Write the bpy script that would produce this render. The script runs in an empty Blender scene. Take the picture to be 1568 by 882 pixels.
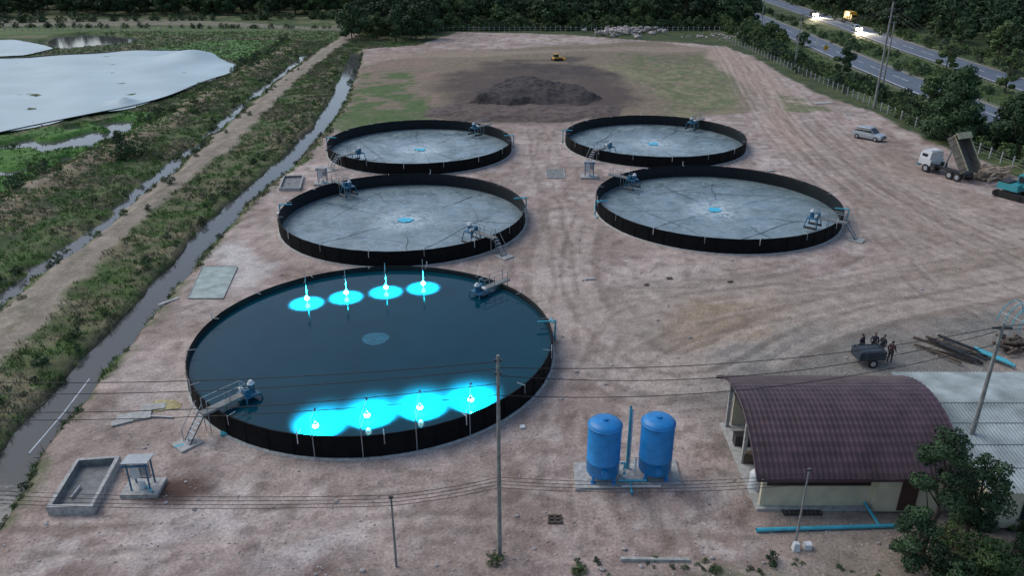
import bpy, math, random
import numpy as np
from mathutils import Vector, Matrix
random.seed(4); rng=np.random.default_rng(4)
S=bpy.context.scene
# ---------------------------------------------------------------- site survey (plan metres from aerial homography)
F,H0,PITCH,HOR=1215.0,27.5,math.radians(24.2),105.0
cP,sP=math.cos(PITCH),math.sin(PITCH)
def P(u,v,z=0.0):
    h=H0-z; d=F*h/((v+HOR)*cP)
    return ((u-784)*d/F,(d-h*sP)/cP,z)
def G(u,v): 
    p=P(u,v); return (p[0],p[1])
def srgb(c): 
    return tuple(((x/255)/12.92 if x/255<=0.04045 else ((x/255+0.055)/1.055)**2.4) for x in c)
K=(0.88,0.925,0.91)
def C(r,g,b,k=1.0):
    s=srgb((r,g,b)); return tuple(s[i]*K[i]*k for i in range(3))
# ---------------------------------------------------------------- noise
def vn(x,y,s=0):
    xi=np.floor(x); yi=np.floor(y); fx=x-xi; fy=y-yi
    fx=fx*fx*(3-2*fx); fy=fy*fy*(3-2*fy)
    def h(a,b):
        t=np.sin(a*127.1+b*311.7+s*74.7)*43758.5453
        return t-np.floor(t)
    return (h(xi,yi)*(1-fx)+h(xi+1,yi)*fx)*(1-fy)+(h(xi,yi+1)*(1-fx)+h(xi+1,yi+1)*fx)*fy
def fbm(x,y,sc,s=0,o=4):
    r=0;a=.5;t=0
    for i in range(o):
        r=r+a*vn(x/sc*2**i+i*17.3,y/sc*2**i+i*9.1,s+i); t+=a; a*=.55
    return r/t
def segd(X,Y,pts,closed=False):
    d=np.full(X.shape,1e9); n=len(pts)
    for i in range(n if closed else n-1):
        ax,ay=pts[i]; bx,by=pts[(i+1)%n]
        vx,vy=bx-ax,by-ay; L=vx*vx+vy*vy+1e-9
        t=np.clip(((X-ax)*vx+(Y-ay)*vy)/L,0,1)
        d=np.minimum(d,np.hypot(X-ax-t*vx,Y-ay-t*vy))
    return d
def inside(X,Y,pts):
    r=np.zeros(X.shape,bool); n=len(pts)
    for i in range(n):
        ax,ay=pts[i]; bx,by=pts[(i+1)%n]
        if ay==by: continue
        c=((ay>Y)!=(by>Y))&(X<(bx-ax)*(Y-ay)/(by-ay)+ax)
        r^=c
    return r
def sm(x,a,b):
    t=np.clip((x-a)/(b-a),0,1); return t*t*(3-2*t)
def pxl(l): return [G(*p) for p in l]
def smooth_line(l,n=2):
    for _ in range(n):
        o=[l[0]]
        for i in range(len(l)-1):
            p,q=l[i],l[i+1]; o+=[(p[0]*.75+q[0]*.25,p[1]*.75+q[1]*.25),(p[0]*.25+q[0]*.75,p[1]*.25+q[1]*.75)]
        o.append(l[-1]); l=o
    return l
TANKS=[(-9.7,49.9,12.55),(-11.2,78.3,12.55),(-12.6,107.6,12.5),(20.1,110.8,12.5),(21.9,81.6,12.8)]
CANAL=pxl([(545,80),(540,97),(517,150),(487,195),(436,245),(385,288),(335,335),(292,383),(232,452),(172,520),(112,585),(52,655),(0,738),(-80,860),(-200,1100)])
PATH=pxl([(546,48),(500,80),(445,120),(385,180),(325,235),(252,292),(160,372),(80,445),(0,522),(-100,640),(-300,900)])
DITCH=pxl([(470,80),(448,98),(390,142),(330,195),(240,268),(150,345),(60,405),(0,450),(-120,560)])
BANK3=pxl([(450,62),(430,78),(375,112),(255,188),(105,262),(0,322),(-200,440)])
YARD=pxl([(552,75),(640,68),(700,48),(860,52),(1110,70),(1150,85),(1250,140),(1340,172),(1420,212),(1600,285),(1850,370),(1900,1100),(-300,1200),(-70,860),(5,760),(62,675),(130,597),(200,512),(305,400),(385,308),(450,258),(500,205),(533,150)])
ROAD1=[(78.0,60),(78.6,121),(80,179),(84,255),(90,370),(98,520)]
ROAD2=[(99.5,60),(100.6,158),(103,211),(107.5,264),(114,370),(124,520)]
POND=pxl([(-60,95),(0,93),(120,84),(255,78),(292,80),(330,92),(366,101),(362,113),(310,128),(262,150),(205,166),(130,180),(0,207),(-120,235),(-200,180)])
POND2=pxl([(-60,66),(20,62),(66,70),(82,76),(40,86),(-60,92)])
WPOND=pxl([(60,62),(85,52),(130,48),(215,54),(222,60),(190,66),(120,72),(90,75)])
RT1=smooth_line(pxl([(1120,60),(1160,110),(1200,170),(1300,270),(1450,360),(1700,460)]))
RT2=smooth_line(pxl([(830,480),(960,440),(1120,430),(1300,400),(1450,350),(1600,330)]))
RT3=smooth_line(pxl([(880,330),(850,420),(900,520),(1050,600),(1250,480),(1600,420)]))
RUTS=[smooth_line(pxl(l)) for l in ([(1140,90),(1190,180),(1270,240),(1420,330),(1600,420)],[(1120,80),(1150,150),(1230,250),(1340,330),(1300,410),(1100,440),(900,430),(840,330),(830,200)],
 [(1600,380),(1420,410),(1250,440),(1080,450),(950,480),(880,600),(850,800)],[(1600,470),(1380,440),(1200,480),(1000,520),(900,640),(1000,830)],[(1330,240),(1380,300),(1500,330),(1700,360)],
 [(1150,110),(1220,210),(1360,290),(1520,370)],[(-50,830),(200,830),(450,790),(700,760),(900,800),(1150,850)],[(820,200),(835,300),(860,420),(870,560),(850,700),(700,800),(400,820)],[(1280,260),(1340,350),(1420,450),(1500,500)])]
def terrain(X,Y,want_col=True):
    wx=X+(fbm(X,Y,3,5)-.5)*2.2; wy=Y+(fbm(X,Y,3,9)-.5)*2.2
    lx=X+(fbm(X,Y,9,15)-.5)*9; ly=Y+(fbm(X,Y,9,19)-.5)*9
    yd=segd(wx,wy,YARD,True); yin=inside(wx,wy,YARD)
    yard=np.where(yin,sm(yd,0,.8),0.0)
    farY=sm(Y,150,260)
    z=(fbm(X,Y,6,2)-.5)*.12*(1+2*farY)+(fbm(X,Y,1.2,3)-.5)*.05
    z=z*(1-.3*yard)
    left=(X<-25)
    dc=segd(X+(fbm(X,Y,4,31)-.5)*.8,Y,CANAL); dp=segd(wx,wy,PATH); dd=segd(wx,wy,DITCH); db=segd(wx,wy,BANK3)
    out=1-yard
    z=z+out*left*(.45*np.exp(-(dp/3.5)**2)+.6*np.exp(-(db/2.6)**2)+(fbm(X,Y,1.6,7)-.45)*.5*sm(dp,1.2,2.5))
    cw=1.05+.3*sm(Y,110,180)+(fbm(X,Y,7,44)-.5)*.5
    z=z-2.0*np.exp(-(dc/cw)**2)
    z=z-(.35+1.25*fbm(X,Y,5,12))*np.exp(-(dd/1.5)**2)*sm(out,.5,1)
    for poly in (WPOND,):
        ins=inside(wx,wy,poly); d=segd(wx,wy,poly,True); z=np.where(ins,z-1.6*sm(d,0,1.5),z)
    field=inside(lx,ly,pxl([(-300,210),(0,205),(210,168),(262,172),(230,200),(110,255),(0,310),(-300,420)]))
    pud=sm(fbm(X,Y,7,77,3),.58,.66)*field
    z=z-pud*1.1*sm(db,2.5,4.5)
    for R in (ROAD1,ROAD2):
        d=segd(X,Y,R); m=1-sm(d,5.2,8); z=z*(1-m)+(-.02)*m
    z=np.where((X>66)&(segd(X,Y,ROAD1)>7)&(segd(X,Y,ROAD2)>7),z+(fbm(X,Y,5,8)-.5)*.8,z)
    if not want_col: return z
    def base(c): return np.stack([np.full(X.shape,v) for v in c],-1)
    col=base(C(66,80,50))
    n1=fbm(X,Y,14,21); n2=fbm(X,Y,4,22); n3=fbm(X,Y,1.3,23,3)
    def mix(m,c):
        nonlocal col
        m=np.clip(m,0,1)[...,None]; col=col*(1-m)+np.array(c)*m
    def pm(l,f,w=1,warp=2):
        pts=pxl(l); a,b=(lx,ly) if warp>1 else (wx,wy)
        d=segd(a,b,pts,True); return np.where(inside(a,b,pts),sm(d,0,f),0)*w
    mix(sm(n2,.45,.7)*.6,C(98,98,62)); 
    # left banks
    lf=left*out
    mix(lf*(1-sm(segd(X,Y,CANAL),7,11)),C(106,108,76))
    mix(lf*(1-sm(dd,4,7))*.8,C(98,108,68))
    mix(lf*sm(n2,.45,.62)*.7,C(140,127,103))
    mix(lf*sm(n3,.48,.62)*.7,C(76,104,48))
    mix(lf*(1-sm(db,1.8,4.0))*.8,C(142,126,104))
    mix(lf*(1-sm(db,.5,1.4))*.8,C(158,142,122))
    mix(field*sm(db,2,4)*.95,C(82,124,56)); mix(field*sm(n3,.5,.7)*.6,C(104,142,74)); mix(field*sm(n2,.5,.65)*.5,C(68,98,50))
    mix(pm([(215,78),(300,62),(440,60),(450,68),(395,92),(330,84)],2)*.9,C(90,128,70))
    mix(lf*(1-sm(dp,1.1+.6*n2,2.4)),C(158,144,130))
    mix(lf*(1-sm(dp,1.1,2.2))*sm(n3,.5,.7)*.4,C(124,112,98))
    mix(lf*np.exp(-((dp)/.3)**2)*sm(n2,.4,.55)*.5,C(110,110,80))
    mix(pm([(-60,32),(0,28),(300,30),(540,44),(545,49),(300,38),(0,40),(-60,44)],1,.8,1),C(138,130,114))
    mix(pm([(-60,44),(0,42),(300,40),(540,50),(500,60),(300,56),(0,54)],1,.6,1),C(94,116,68))
    # yard
    pink=base(C(179,157,149)); 
    col=col*(1-yard[...,None])+pink*yard[...,None]
    Y1=yard
    mix(Y1*sm(n1,.40,.60)*.5,C(196,177,169)); mix(Y1*sm(n2,.47,.66)*.6,C(150,130,121)); 
    mix(Y1*sm(fbm(X,Y,2.5,61),.53,.68)*.5,C(208,194,187))
    mix(Y1*sm(fbm(X,Y,8,62),.50,.66)*.55,C(146,127,117))
    mix(Y1*sm(fbm(X,Y,.9,63,3),.56,.70)*.55,C(122,103,95))
    mix(Y1*pm([(800,420),(1000,400),(1300,400),(1750,300),(1900,1100),(1150,1000),(1000,640),(860,560)],5,.7),C(162,147,135))
    mix(Y1*pm([(1150,170),(1250,180),(1600,320),(1750,430),(1300,470),(1290,300)],5,.55),C(160,141,127))
    mix(Y1*pm([(960,450),(1200,430),(1250,500),(1150,560),(1000,560)],4,.55)*(.4+n2),C(164,139,112))
    mix(Y1*pm([(1050,520),(1300,470),(1600,440),(1600,640),(1050,660)],4,.8)*(.5+n2),C(130,126,121))
    mix(Y1*pm([(1000,600),(1110,580),(1170,790),(1020,760)],2,.65)*(.4+n2),C(122,115,110))
    mix(Y1*pm([(1160,790),(1600,780),(1700,1000),(1120,1000)],2,.8)*(.4+n2),C(128,118,102))
    # rear field
    mix(Y1*pm([(520,105),(640,78),(1000,60),(1120,75),(1160,115),(1190,175),(1000,192),(850,180),(700,196),(500,196)],5,.95),C(134,119,101))
    mix(Y1*pm([(520,105),(640,78),(700,100),(660,190),(500,200)],3,.8)*sm(n2,.4,.55),C(150,126,112))
    mix(Y1*pm([(550,110),(650,108),(670,190),(500,214),(515,150)],3,.9)*sm(n2,.40,.56),C(80,106,58))
    mix(Y1*pm([(505,170),(650,165),(670,198),(490,212)],2,.9)*(.45+n2),C(88,108,64))
    mix(Y1*pm([(640,125),(720,92),(900,92),(985,115),(1010,165),(860,192),(690,188)],8,1.3)*(.35+n2),C(94,81,75))
    mix(Y1*pm([(700,92),(900,85),(960,120),(850,125)],4,.8)*sm(n2,.35,.6),C(76,69,66))
    mix(Y1*pm([(900,100),(1110,95),(1160,170),(1020,185),(990,140)],4,.85)*sm(n2,.35,.55),C(142,137,106))
    mix(Y1*pm([(930,80),(1100,80),(1150,160),(1010,180)],4,.75)*sm(n3,.42,.56),C(98,110,74))
    mix(Y1*pm([(560,80),(1100,68),(1120,78),(900,80),(640,90),(560,95)],3,.6),C(166,146,130))
    mix(Y1*pm([(1110,66),(1150,75),(1230,150),(1290,230),(1210,250),(1160,160),(1060,85)],3,.9),C(180,156,142))
    mix(Y1*pm([(1170,130),(1230,150),(1270,175),(1210,180)],2,.9)*sm(n2,.35,.5),C(108,116,78))
    # tracks
    for R,w,s in ((RT1,9,1),(RT2,7,2),(RT3,6,3)):
        d=segd(X,Y,R); st=vn(d*1.7,d*0+s*3.3,s)*.6+vn(d*4.1,d*0+7,s+4)*.4
        m=Y1*(1-sm(d,w*.5,w))*sm(fbm(X,Y,5,90+s),.25,.6)
        mix(m*sm(st,.48,.66)*.45,C(196,177,166)); mix(m*sm(1-st,.52,.7)*.48,C(126,109,99))
    for i,R in enumerate(RUTS):
        ww=(fbm(X,Y,7,120+i,2)-.5)*1.6
        d=segd(X+ww,Y+ww*.5,R); br=sm(fbm(X,Y,3,130+i,3),.35,.6)
        m=Y1*br*np.exp(-((d-.9)/.27)**2); mix(m*.48,C(124,106,97))
        m=Y1*br*np.exp(-((d-1.35)/.2)**2); mix(m*.3,C(206,187,176))
    for cx,cy,r in TANKS:
        d=np.hypot(X-cx,Y-cy)-r
        mix(Y1*(1-sm(d,.4,1.6+2*n2))*.35,C(200,183,176))
    mix(Y1*pm([(355,370),(420,350),(440,400),(400,440),(340,470),(330,420)],2,.85)*(.3+n2),C(216,206,202))
    mix(Y1*pm([(160,700),(300,705),(320,770),(380,795),(320,800),(150,790)],2.2,.95)*sm(n2,.3,.5),C(92,67,59))
    mix(Y1*pm([(330,790),(520,820),(560,870),(380,880)],2,.9)*sm(n3,.36,.56),C(106,78,70))
    mix(Y1*pm([(60,800),(420,790),(720,770),(740,850),(400,860),(60,850)],2,.65)*sm(n2,.42,.6),C(206,193,190))
    mix(Y1*pm([(0,850),(1100,850),(1200,1000),(-50,1000)],1.5,.8)*sm(n3,.38,.6),C(136,115,107))
    mix(Y1*pm([(920,820),(1200,830),(1400,1000),(900,1000)],2,.9)*sm(n3,.3,.5),C(110,112,86))
    mix(Y1*pm([(215,560),(300,545),(300,640),(170,680)],2,.5)*(.3+n2),C(206,189,183))
    mix((1-sm(dc,1.0,1.7)),C(76,69,57))
    mix(Y1*(1-sm(dc,1.4,3.0))*sm(n3,.42,.56)*.85,C(82,98,56))
    mix((X>63)*(1-yard)*sm(n2,.4,.65)*.6,C(100,112,68)); 
    mix((X>63)*(1-yard)*sm(n3,.55,.7)*.5,C(58,82,42)); 
    for R in (ROAD1,ROAD2):
        mix(1-sm(segd(X,Y,R),4.6,6.2),C(124,122,100))
    col=col*(0.84+.32*fbm(X,Y,.9,51,3))[...,None]*(0.92+.16*vn(X*3.1,Y*3.1,5))[...,None]
    drygr=lf*sm(dp,1.5,2.4)*(1-field)*sm(dc,1.0,1.5)*(z>-.42)*(.1+.75*sm(n2,.45,.6))*(1-.6*(1-sm(db,.8,3)))
    green=(field*.6+lf*.8*(1-field)*sm(dp,1.7,2.6)*sm(n3,.38,.52)*sm(dc,1.0,1.4)+(X>64)*(1-yard)*(segd(X,Y,ROAD1)>5.5)*(segd(X,Y,ROAD2)>5.5)*.6)*(z>-.45)
    inp=inside(X,Y,POND)|inside(X,Y,POND2); green=green*(~inp); drygr=drygr*(~inp)
    return z,col,drygr,green
# ---------------------------------------------------------------- materials
MATS={}
def mat(name,c,rough=.7,metal=0,var=.15,sc=3,bump=0,bsc=20,emit=None,es=0,spec=.5):
    if name in MATS: return MATS[name]
    m=bpy.data.materials.new(name); m.use_nodes=True; nt=m.node_tree; b=nt.nodes['Principled BSDF']
    b.inputs['Roughness'].default_value=rough; b.inputs['Metallic'].default_value=metal
    b.inputs['Specular IOR Level'].default_value=spec
    tc=nt.nodes.new('ShaderNodeTexCoord'); n=nt.nodes.new('ShaderNodeTexNoise'); n.inputs['Scale'].default_value=sc; n.inputs['Detail'].default_value=6
    nt.links.new(tc.outputs['Object'],n.inputs['Vector'])
    r=nt.nodes.new('ShaderNodeMapRange'); r.inputs[1].default_value=.3; r.inputs[2].default_value=.7
    r.inputs[3].default_value=1-var; r.inputs[4].default_value=1+var
    nt.links.new(n.outputs['Fac'],r.inputs[0])
    x=nt.nodes.new('ShaderNodeVectorMath'); x.operation='SCALE'; x.inputs[0].default_value=c[:3]
    nt.links.new(r.outputs[0],x.inputs['Scale']); nt.links.new(x.outputs[0],b.inputs['Base Color'])
    if bump:
        n2=nt.nodes.new('ShaderNodeTexNoise'); n2.inputs['Scale'].default_value=bsc; n2.inputs['Detail'].default_value=5
        nt.links.new(tc.outputs['Object'],n2.inputs['Vector'])
        bp=nt.nodes.new('ShaderNodeBump'); bp.inputs['Strength'].default_value=bump; bp.inputs['Distance'].default_value=.05
        nt.links.new(n2.outputs['Fac'],bp.inputs['Height']); nt.links.new(bp.outputs[0],b.inputs['Normal'])
    if emit:
        b.inputs['Emission Color'].default_value=(*emit,1); b.inputs['Emission Strength'].default_value=es
    MATS[name]=m; return m
M_black=mat('black_liner',(.0045,.0055,.0065),.7,var=.4,sc=1.5,bump=.5,bsc=3,spec=.12)
M_blackin=mat('black_liner_inner',(.006,.010,.013),.55,var=.3,sc=1.5,spec=.2)
M_steel=mat('galvanised_steel',(.33,.36,.38),.5,.5)
M_white=mat('white_paint',(.60,.63,.64),.5)
M_blue=mat('blue_paint',(.03,.13,.22),.4)
M_cyan=mat('cyan_pvc',(.06,.38,.48),.35)
M_conc=mat('concrete',(.37,.375,.355),.85,var=.3,sc=4,bump=.3)
M_concd=mat('concrete_dark',(.19,.20,.195),.85,var=.3,sc=2)
M_tankblue=mat('tank_blue',(.012,.21,.52),.4,var=.18,sc=2)
M_dark=mat('dark_metal',(.03,.03,.032),.5)
M_tyre=mat('tyre_rubber',(.015,.015,.015),.8)
M_glass=mat('window_glass',(.02,.03,.035),.08)
M_wood=mat('pole_concrete',(.24,.24,.225),.85,var=.3)
M_brownw=mat('brown_timber',(.10,.075,.055),.8,var=.35)
M_cream=mat('cream_wall',(.56,.52,.38),.8,var=.15,sc=1.2)
M_roof=mat('maroon_roof',(.064,.037,.044),.5,var=.35,sc=.9)
M_groof=mat('grey_sheet_roof',(.27,.32,.32),.6,.0,var=.35,sc=.7)
M_louv=mat('brown_louvre',(.06,.03,.025),.6)
M_yel=mat('yellow_paint',(.60,.34,.03),.5)
M_silver=mat('silver_paint',(.45,.50,.54),.3,.5,var=.05)
M_wire=mat('wire_black',(.012,.012,.014),.6)
M_skin=mat('skin',(.25,.14,.09),.6)
M_hair=mat('hair',(.012,.01,.009),.6)
M_lamp=mat('lamp_glow',(.8,1,1),.3,emit=(.6,1,1),es=9)
M_head=mat('headlight_glow',(1,1,1),.3,emit=(1,.8,.5),es=25)
M_teal=mat('teal_paint',(.03,.27,.30),.4)
M_mud=mat('dark_soil',(.045,.038,.036),.95,var=.5,sc=1.5,bump=1,bsc=4)
M_rock=mat('pale_rock',(.42,.37,.34),.9,var=.4,sc=.8)
M_pebble=mat('pebble',(.42,.39,.37),.9,var=.5,sc=.8)
M_asph=mat('asphalt',(.10,.125,.16),.65,var=.15,sc=.4)
M_line=mat('road_paint',(.7,.7,.66),.6)
M_line_y=mat('road_paint_yellow',(.6,.42,.08),.6)
M_bark=mat('bark',(.07,.055,.04),.9,var=.3)
def leafmat(name,a,b,sc=.9):
    m=bpy.data.materials.new(name); m.use_nodes=True; nt=m.node_tree; p=nt.nodes['Principled BSDF']; p.inputs['Roughness'].default_value=.7
    p.inputs['Specular IOR Level'].default_value=.25
    tc=nt.nodes.new('ShaderNodeTexCoord'); n=nt.nodes.new('ShaderNodeTexNoise'); n.inputs['Scale'].default_value=sc; n.inputs['Detail'].default_value=4
    nt.links.new(tc.outputs['Object'],n.inputs['Vector'])
    oi=nt.nodes.new('ShaderNodeObjectInfo'); 
    r=nt.nodes.new('ShaderNodeValToRGB'); r.color_ramp.elements[0].position=.33; r.color_ramp.elements[1].position=.67
    r.color_ramp.elements[0].color=(*a,1); r.color_ramp.elements[1].color=(*b,1)
    ad=nt.nodes.new('ShaderNodeMath'); ad.operation='MULTIPLY_ADD'; ad.inputs[1].default_value=.24; 
    nt.links.new(oi.outputs['Random'],ad.inputs[0]); 
    sb=nt.nodes.new('ShaderNodeMath'); sb.operation='SUBTRACT'; sb.inputs[1].default_value=.12
    nt.links.new(n.outputs['Fac'],sb.inputs[0]); nt.links.new(sb.outputs[0],ad.inputs[2])
    nt.links.new(ad.outputs[0],r.inputs[0]); nt.links.new(r.outputs[0],p.inputs['Base Color'])
    return m
M_leaf=leafmat('leaves_dark',(.018,.042,.020),(.06,.11,.045))
M_leaf2=leafmat('leaves_olive',(.035,.072,.022),(.11,.165,.06))
M_grassg=leafmat('grass_green',(.075,.15,.035),(.17,.27,.085),.3)
M_grassd=leafmat('grass_dry',(.15,.145,.08),(.36,.31,.22),.35)
# ---------------------------------------------------------------- mesh builder
def link(o): S.collection.objects.link(o); return o
class MB:
    def __init__(s): s.v=[];s.f=[];s.mi=[];s.sm=[];s.mats=[];s.M=Matrix.Identity(4)
    def m(s,mt):
        if mt not in s.mats: s.mats.append(mt)
        return s.mats.index(mt)
    def add(s,vs,fs,mt,smooth=False):
        o=len(s.v); s.v+=[tuple(s.M@Vector(v)) for v in vs]; i=s.m(mt)
        for f in fs: s.f.append([a+o for a in f]); s.mi.append(i); s.sm.append(smooth)
    def box(s,c,d,mt,rz=0,top=1.0,R=None):
        x,y,z=d[0]/2,d[1]/2,d[2]/2
        vs=[(-x,-y,-z),(x,-y,-z),(x,y,-z),(-x,y,-z),(-x*top,-y*top,z),(x*top,-y*top,z),(x*top,y*top,z),(-x*top,y*top,z)]
        T=Matrix.Translation(c)@(R if R else Matrix.Rotation(rz,4,'Z'))
        s.add([T@Vector(v) for v in vs],[(3,2,1,0),(4,5,6,7),(0,1,5,4),(1,2,6,5),(2,3,7,6),(3,0,4,7)],mt)
    def cyl(s,a,b,r,mt,r2=None,n=10,caps=True):
        a=Vector(a);b=Vector(b); r2=r if r2 is None else r2; d=(b-a)
        q=d.to_track_quat('Z','Y'); vs=[]
        for p,rr in((a,r),(b,r2)):
            for i in range(n):
                t=2*math.pi*i/n; vs.append(p+q@Vector((rr*math.cos(t),rr*math.sin(t),0)))
        fs=[(i,(i+1)%n,n+(i+1)%n,n+i) for i in range(n)]
        s.add(vs,fs,mt,True)
        if caps: s.add(vs,[tuple(range(n-1,-1,-1)),tuple(range(n,2*n))],mt)
    def tube(s,pts,r,mt,n=6):
        for i in range(len(pts)-1): s.cyl(pts[i],pts[i+1],r,mt,n=n,caps=False)
    def rev(s,c,prof,mt,n=24):
        vs=[];fs=[]
        for r,z in prof:
            for i in range(n):
                t=2*math.pi*i/n; vs.append((c[0]+r*math.cos(t),c[1]+r*math.sin(t),c[2]+z))
        for k in range(len(prof)-1):
            for i in range(n): fs.append((k*n+i,k*n+(i+1)%n,(k+1)*n+(i+1)%n,(k+1)*n+i))
        s.add(vs,fs,mt,True)
    def ell(s,c,rad,mt,n=12,jit=0):
        prof=[];vs=[];fs=[];k=n//2+1
        for j in range(k+1):
            ph=-math.pi/2+math.pi*j/k
            for i in range(n):
                t=2*math.pi*i/n; q=1+random.uniform(-jit,jit)
                vs.append((c[0]+q*rad[0]*math.cos(ph)*math.cos(t),c[1]+q*rad[1]*math.cos(ph)*math.sin(t),c[2]+q*rad[2]*math.sin(ph)))
        for j in range(k):
            for i in range(n): fs.append((j*n+i,j*n+(i+1)%n,(j+1)*n+(i+1)%n,(j+1)*n+i))
        s.add(vs,fs,mt,jit==0)
    def obj(s,name,loc=(0,0,0),rz=0,parent=None):
        me=bpy.data.meshes.new(name); me.from_pydata(s.v,[],s.f)
        for m in s.mats: me.materials.append(m)
        me.polygons.foreach_set('material_index',s.mi); me.polygons.foreach_set('use_smooth',s.sm); me.update()
        o=bpy.data.objects.new(name,me); o.location=loc; o.rotation_euler=(0,0,rz); link(o)
        if parent: o.parent=parent
        return o
def npmesh(name,V,Fa,mt):
    me=bpy.data.meshes.new(name); n=len(Fa); k=Fa.shape[1]
    me.vertices.add(len(V)); me.vertices.foreach_set('co',V.astype(np.float32).ravel())
    me.loops.add(n*k); me.loops.foreach_set('vertex_index',Fa.astype(np.int32).ravel())
    me.polygons.add(n); me.polygons.foreach_set('loop_start',np.arange(0,n*k,k,dtype=np.int32))
    me.materials.append(mt); me.update(calc_edges=True); return me
# ---------------------------------------------------------------- ground
ys=[20.0]
while ys[-1]<330: ys.append(ys[-1]+min(max(3*(ys[-1]+12.4)**2/40171,.2),1.0))
ys=[-600,-200,-60,-10,10,16]+ys+[336,345,360,390,440,520,700,1200,2500]
xs=[-3000,-1200,-600,-400,-320,-280,-250]+list(np.arange(-230,-130,2.0))+list(np.arange(-130,-62,.7))+list(np.arange(-62,56,.3))+list(np.arange(56,110,.7))+list(np.arange(110,240,2.5))+[250,280,320,400,600,1200,3000]
X,Y=np.meshgrid(np.array(xs,float),np.array(ys,float))
Z,COL,_,_=terrain(X,Y)
nx,ny=len(xs),len(ys)
V=np.stack([X.ravel(),Y.ravel(),Z.ravel()],-1)
idx=np.arange(nx*ny).reshape(ny,nx)
Fq=np.stack([idx[:-1,:-1].ravel(),idx[:-1,1:].ravel(),idx[1:,1:].ravel(),idx[1:,:-1].ravel()],-1)
gm=bpy.data.materials.new('ground_clay'); gm.use_nodes=True; nt=gm.node_tree; b=nt.nodes['Principled BSDF']; b.inputs['Roughness'].default_value=.9; b.inputs['Specular IOR Level'].default_value=.25
at=nt.nodes.new('ShaderNodeAttribute'); at.attribute_name='Col'
geo=nt.nodes.new('ShaderNodeNewGeometry')
cur=at.outputs['Color']
for sc,lo,hi,det in ((.9,.80,1.17,8),(5.5,.74,1.22,6)):
    n=nt.nodes.new('ShaderNodeTexNoise'); n.inputs['Scale'].default_value=sc; n.inputs['Detail'].default_value=det; n.inputs['Roughness'].default_value=.65; nt.links.new(geo.outputs['Position'],n.inputs['Vector'])
    r=nt.nodes.new('ShaderNodeMapRange'); r.inputs[1].default_value=.35; r.inputs[2].default_value=.65; r.inputs[3].default_value=lo; r.inputs[4].default_value=hi
    nt.links.new(n.outputs['Fac'],r.inputs[0])
    x=nt.nodes.new('ShaderNodeVectorMath'); x.operation='SCALE'; nt.links.new(cur,x.inputs[0]); nt.links.new(r.outputs[0],x.inputs['Scale']); cur=x.outputs[0]
nt.links.new(cur,b.inputs['Base Color'])
n=nt.nodes.new('ShaderNodeTexNoise'); n.inputs['Scale'].default_value=3; n.inputs['Detail'].default_value=8; n.inputs['Roughness'].default_value=.65; nt.links.new(geo.outputs['Position'],n.inputs['Vector'])
bp=nt.nodes.new('ShaderNodeBump'); bp.inputs['Strength'].default_value=.9; bp.inputs['Distance'].default_value=.12; nt.links.new(n.outputs['Fac'],bp.inputs['Height']); nt.links.new(bp.outputs[0],b.inputs['Normal'])
gme=npmesh('ground',V,Fq,gm)
ca=gme.color_attributes.new('Col','FLOAT_COLOR','POINT')
ca.data.foreach_set('color',np.concatenate([COL.reshape(-1,3),np.ones((nx*ny,1))],1).astype(np.float32).ravel())
gme.polygons.foreach_set('use_smooth',np.ones(len(Fq),bool))
link(bpy.data.objects.new('ground',gme))
def tzs(pts):
    a=np.array(pts,float); return terrain(a[:,0][None],a[:,1][None],False)[0]
def tz(x,y): return float(tzs([(x,y)])[0])
# ---------------------------------------------------------------- water
def watermat(name,c,rough=.04,bs=.12,sc=2.5):
    m=bpy.data.materials.new(name); m.use_nodes=True; nt=m.node_tree; b=nt.nodes['Principled BSDF']
    b.inputs['Base Color'].default_value=(*c,1); b.inputs['Roughness'].default_value=rough; b.inputs['IOR'].default_value=1.33
    g=nt.nodes.new('ShaderNodeNewGeometry'); n=nt.nodes.new('ShaderNodeTexNoise'); n.inputs['Scale'].default_value=sc; n.inputs['Detail'].default_value=3
    nt.links.new(g.outputs['Position'],n.inputs['Vector'])
    bp=nt.nodes.new('ShaderNodeBump'); bp.inputs['Strength'].default_value=bs; bp.inputs['Distance'].default_value=.05
    nt.links.new(n.outputs['Fac'],bp.inputs['Height']); nt.links.new(bp.outputs[0],b.inputs['Normal']); return m
M_cw=watermat('canal_water',(.08,.085,.08))
mb=MB(); mb.add([(-330,10,-.5),(-22,10,-.5),(-22,330,-.5),(-330,330,-.5)],[(0,1,2,3)],M_cw); mb.obj('canal_water')
# ---------------------------------------------------------------- pond cover sheets
def fan_sheet(name,poly,zf,mt,rings=26,N=160):
    L=[0]; n=len(poly)
    for i in range(n): L.append(L[-1]+math.dist(poly[i],poly[(i+1)%n]))
    cx=sum(p[0] for p in poly)/n; cy=sum(p[1] for p in poly)/n; out=[]
    for k in range(N):
        t=L[-1]*k/N; i=max(j for j in range(n) if L[j]<=t); a=(t-L[i])/(L[i+1]-L[i]); p,q=poly[i],poly[(i+1)%n]
        out.append((p[0]+(q[0]-p[0])*a+random.uniform(-.2,.2),p[1]+(q[1]-p[1])*a+random.uniform(-.2,.2)))
    vs=[];fs=[]
    for r in range(rings+1):
        f=1-r/rings
        for (x,y) in out:
            X_=cx+(x-cx)*f; Y_=cy+(y-cy)*f; vs.append((X_,Y_,zf(X_,Y_)))
    for r in range(rings):
        for k in range(N): fs.append((r*N+k,r*N+(k+1)%N,(r+1)*N+(k+1)%N,(r+1)*N+k))
    mb=MB(); mb.add(vs,fs,mt,True); return mb.obj(name)
M_cover=mat('pond_cover_sheet',(.35,.47,.50),.5,var=.10,sc=.1,bump=.35,bsc=.4)
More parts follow.
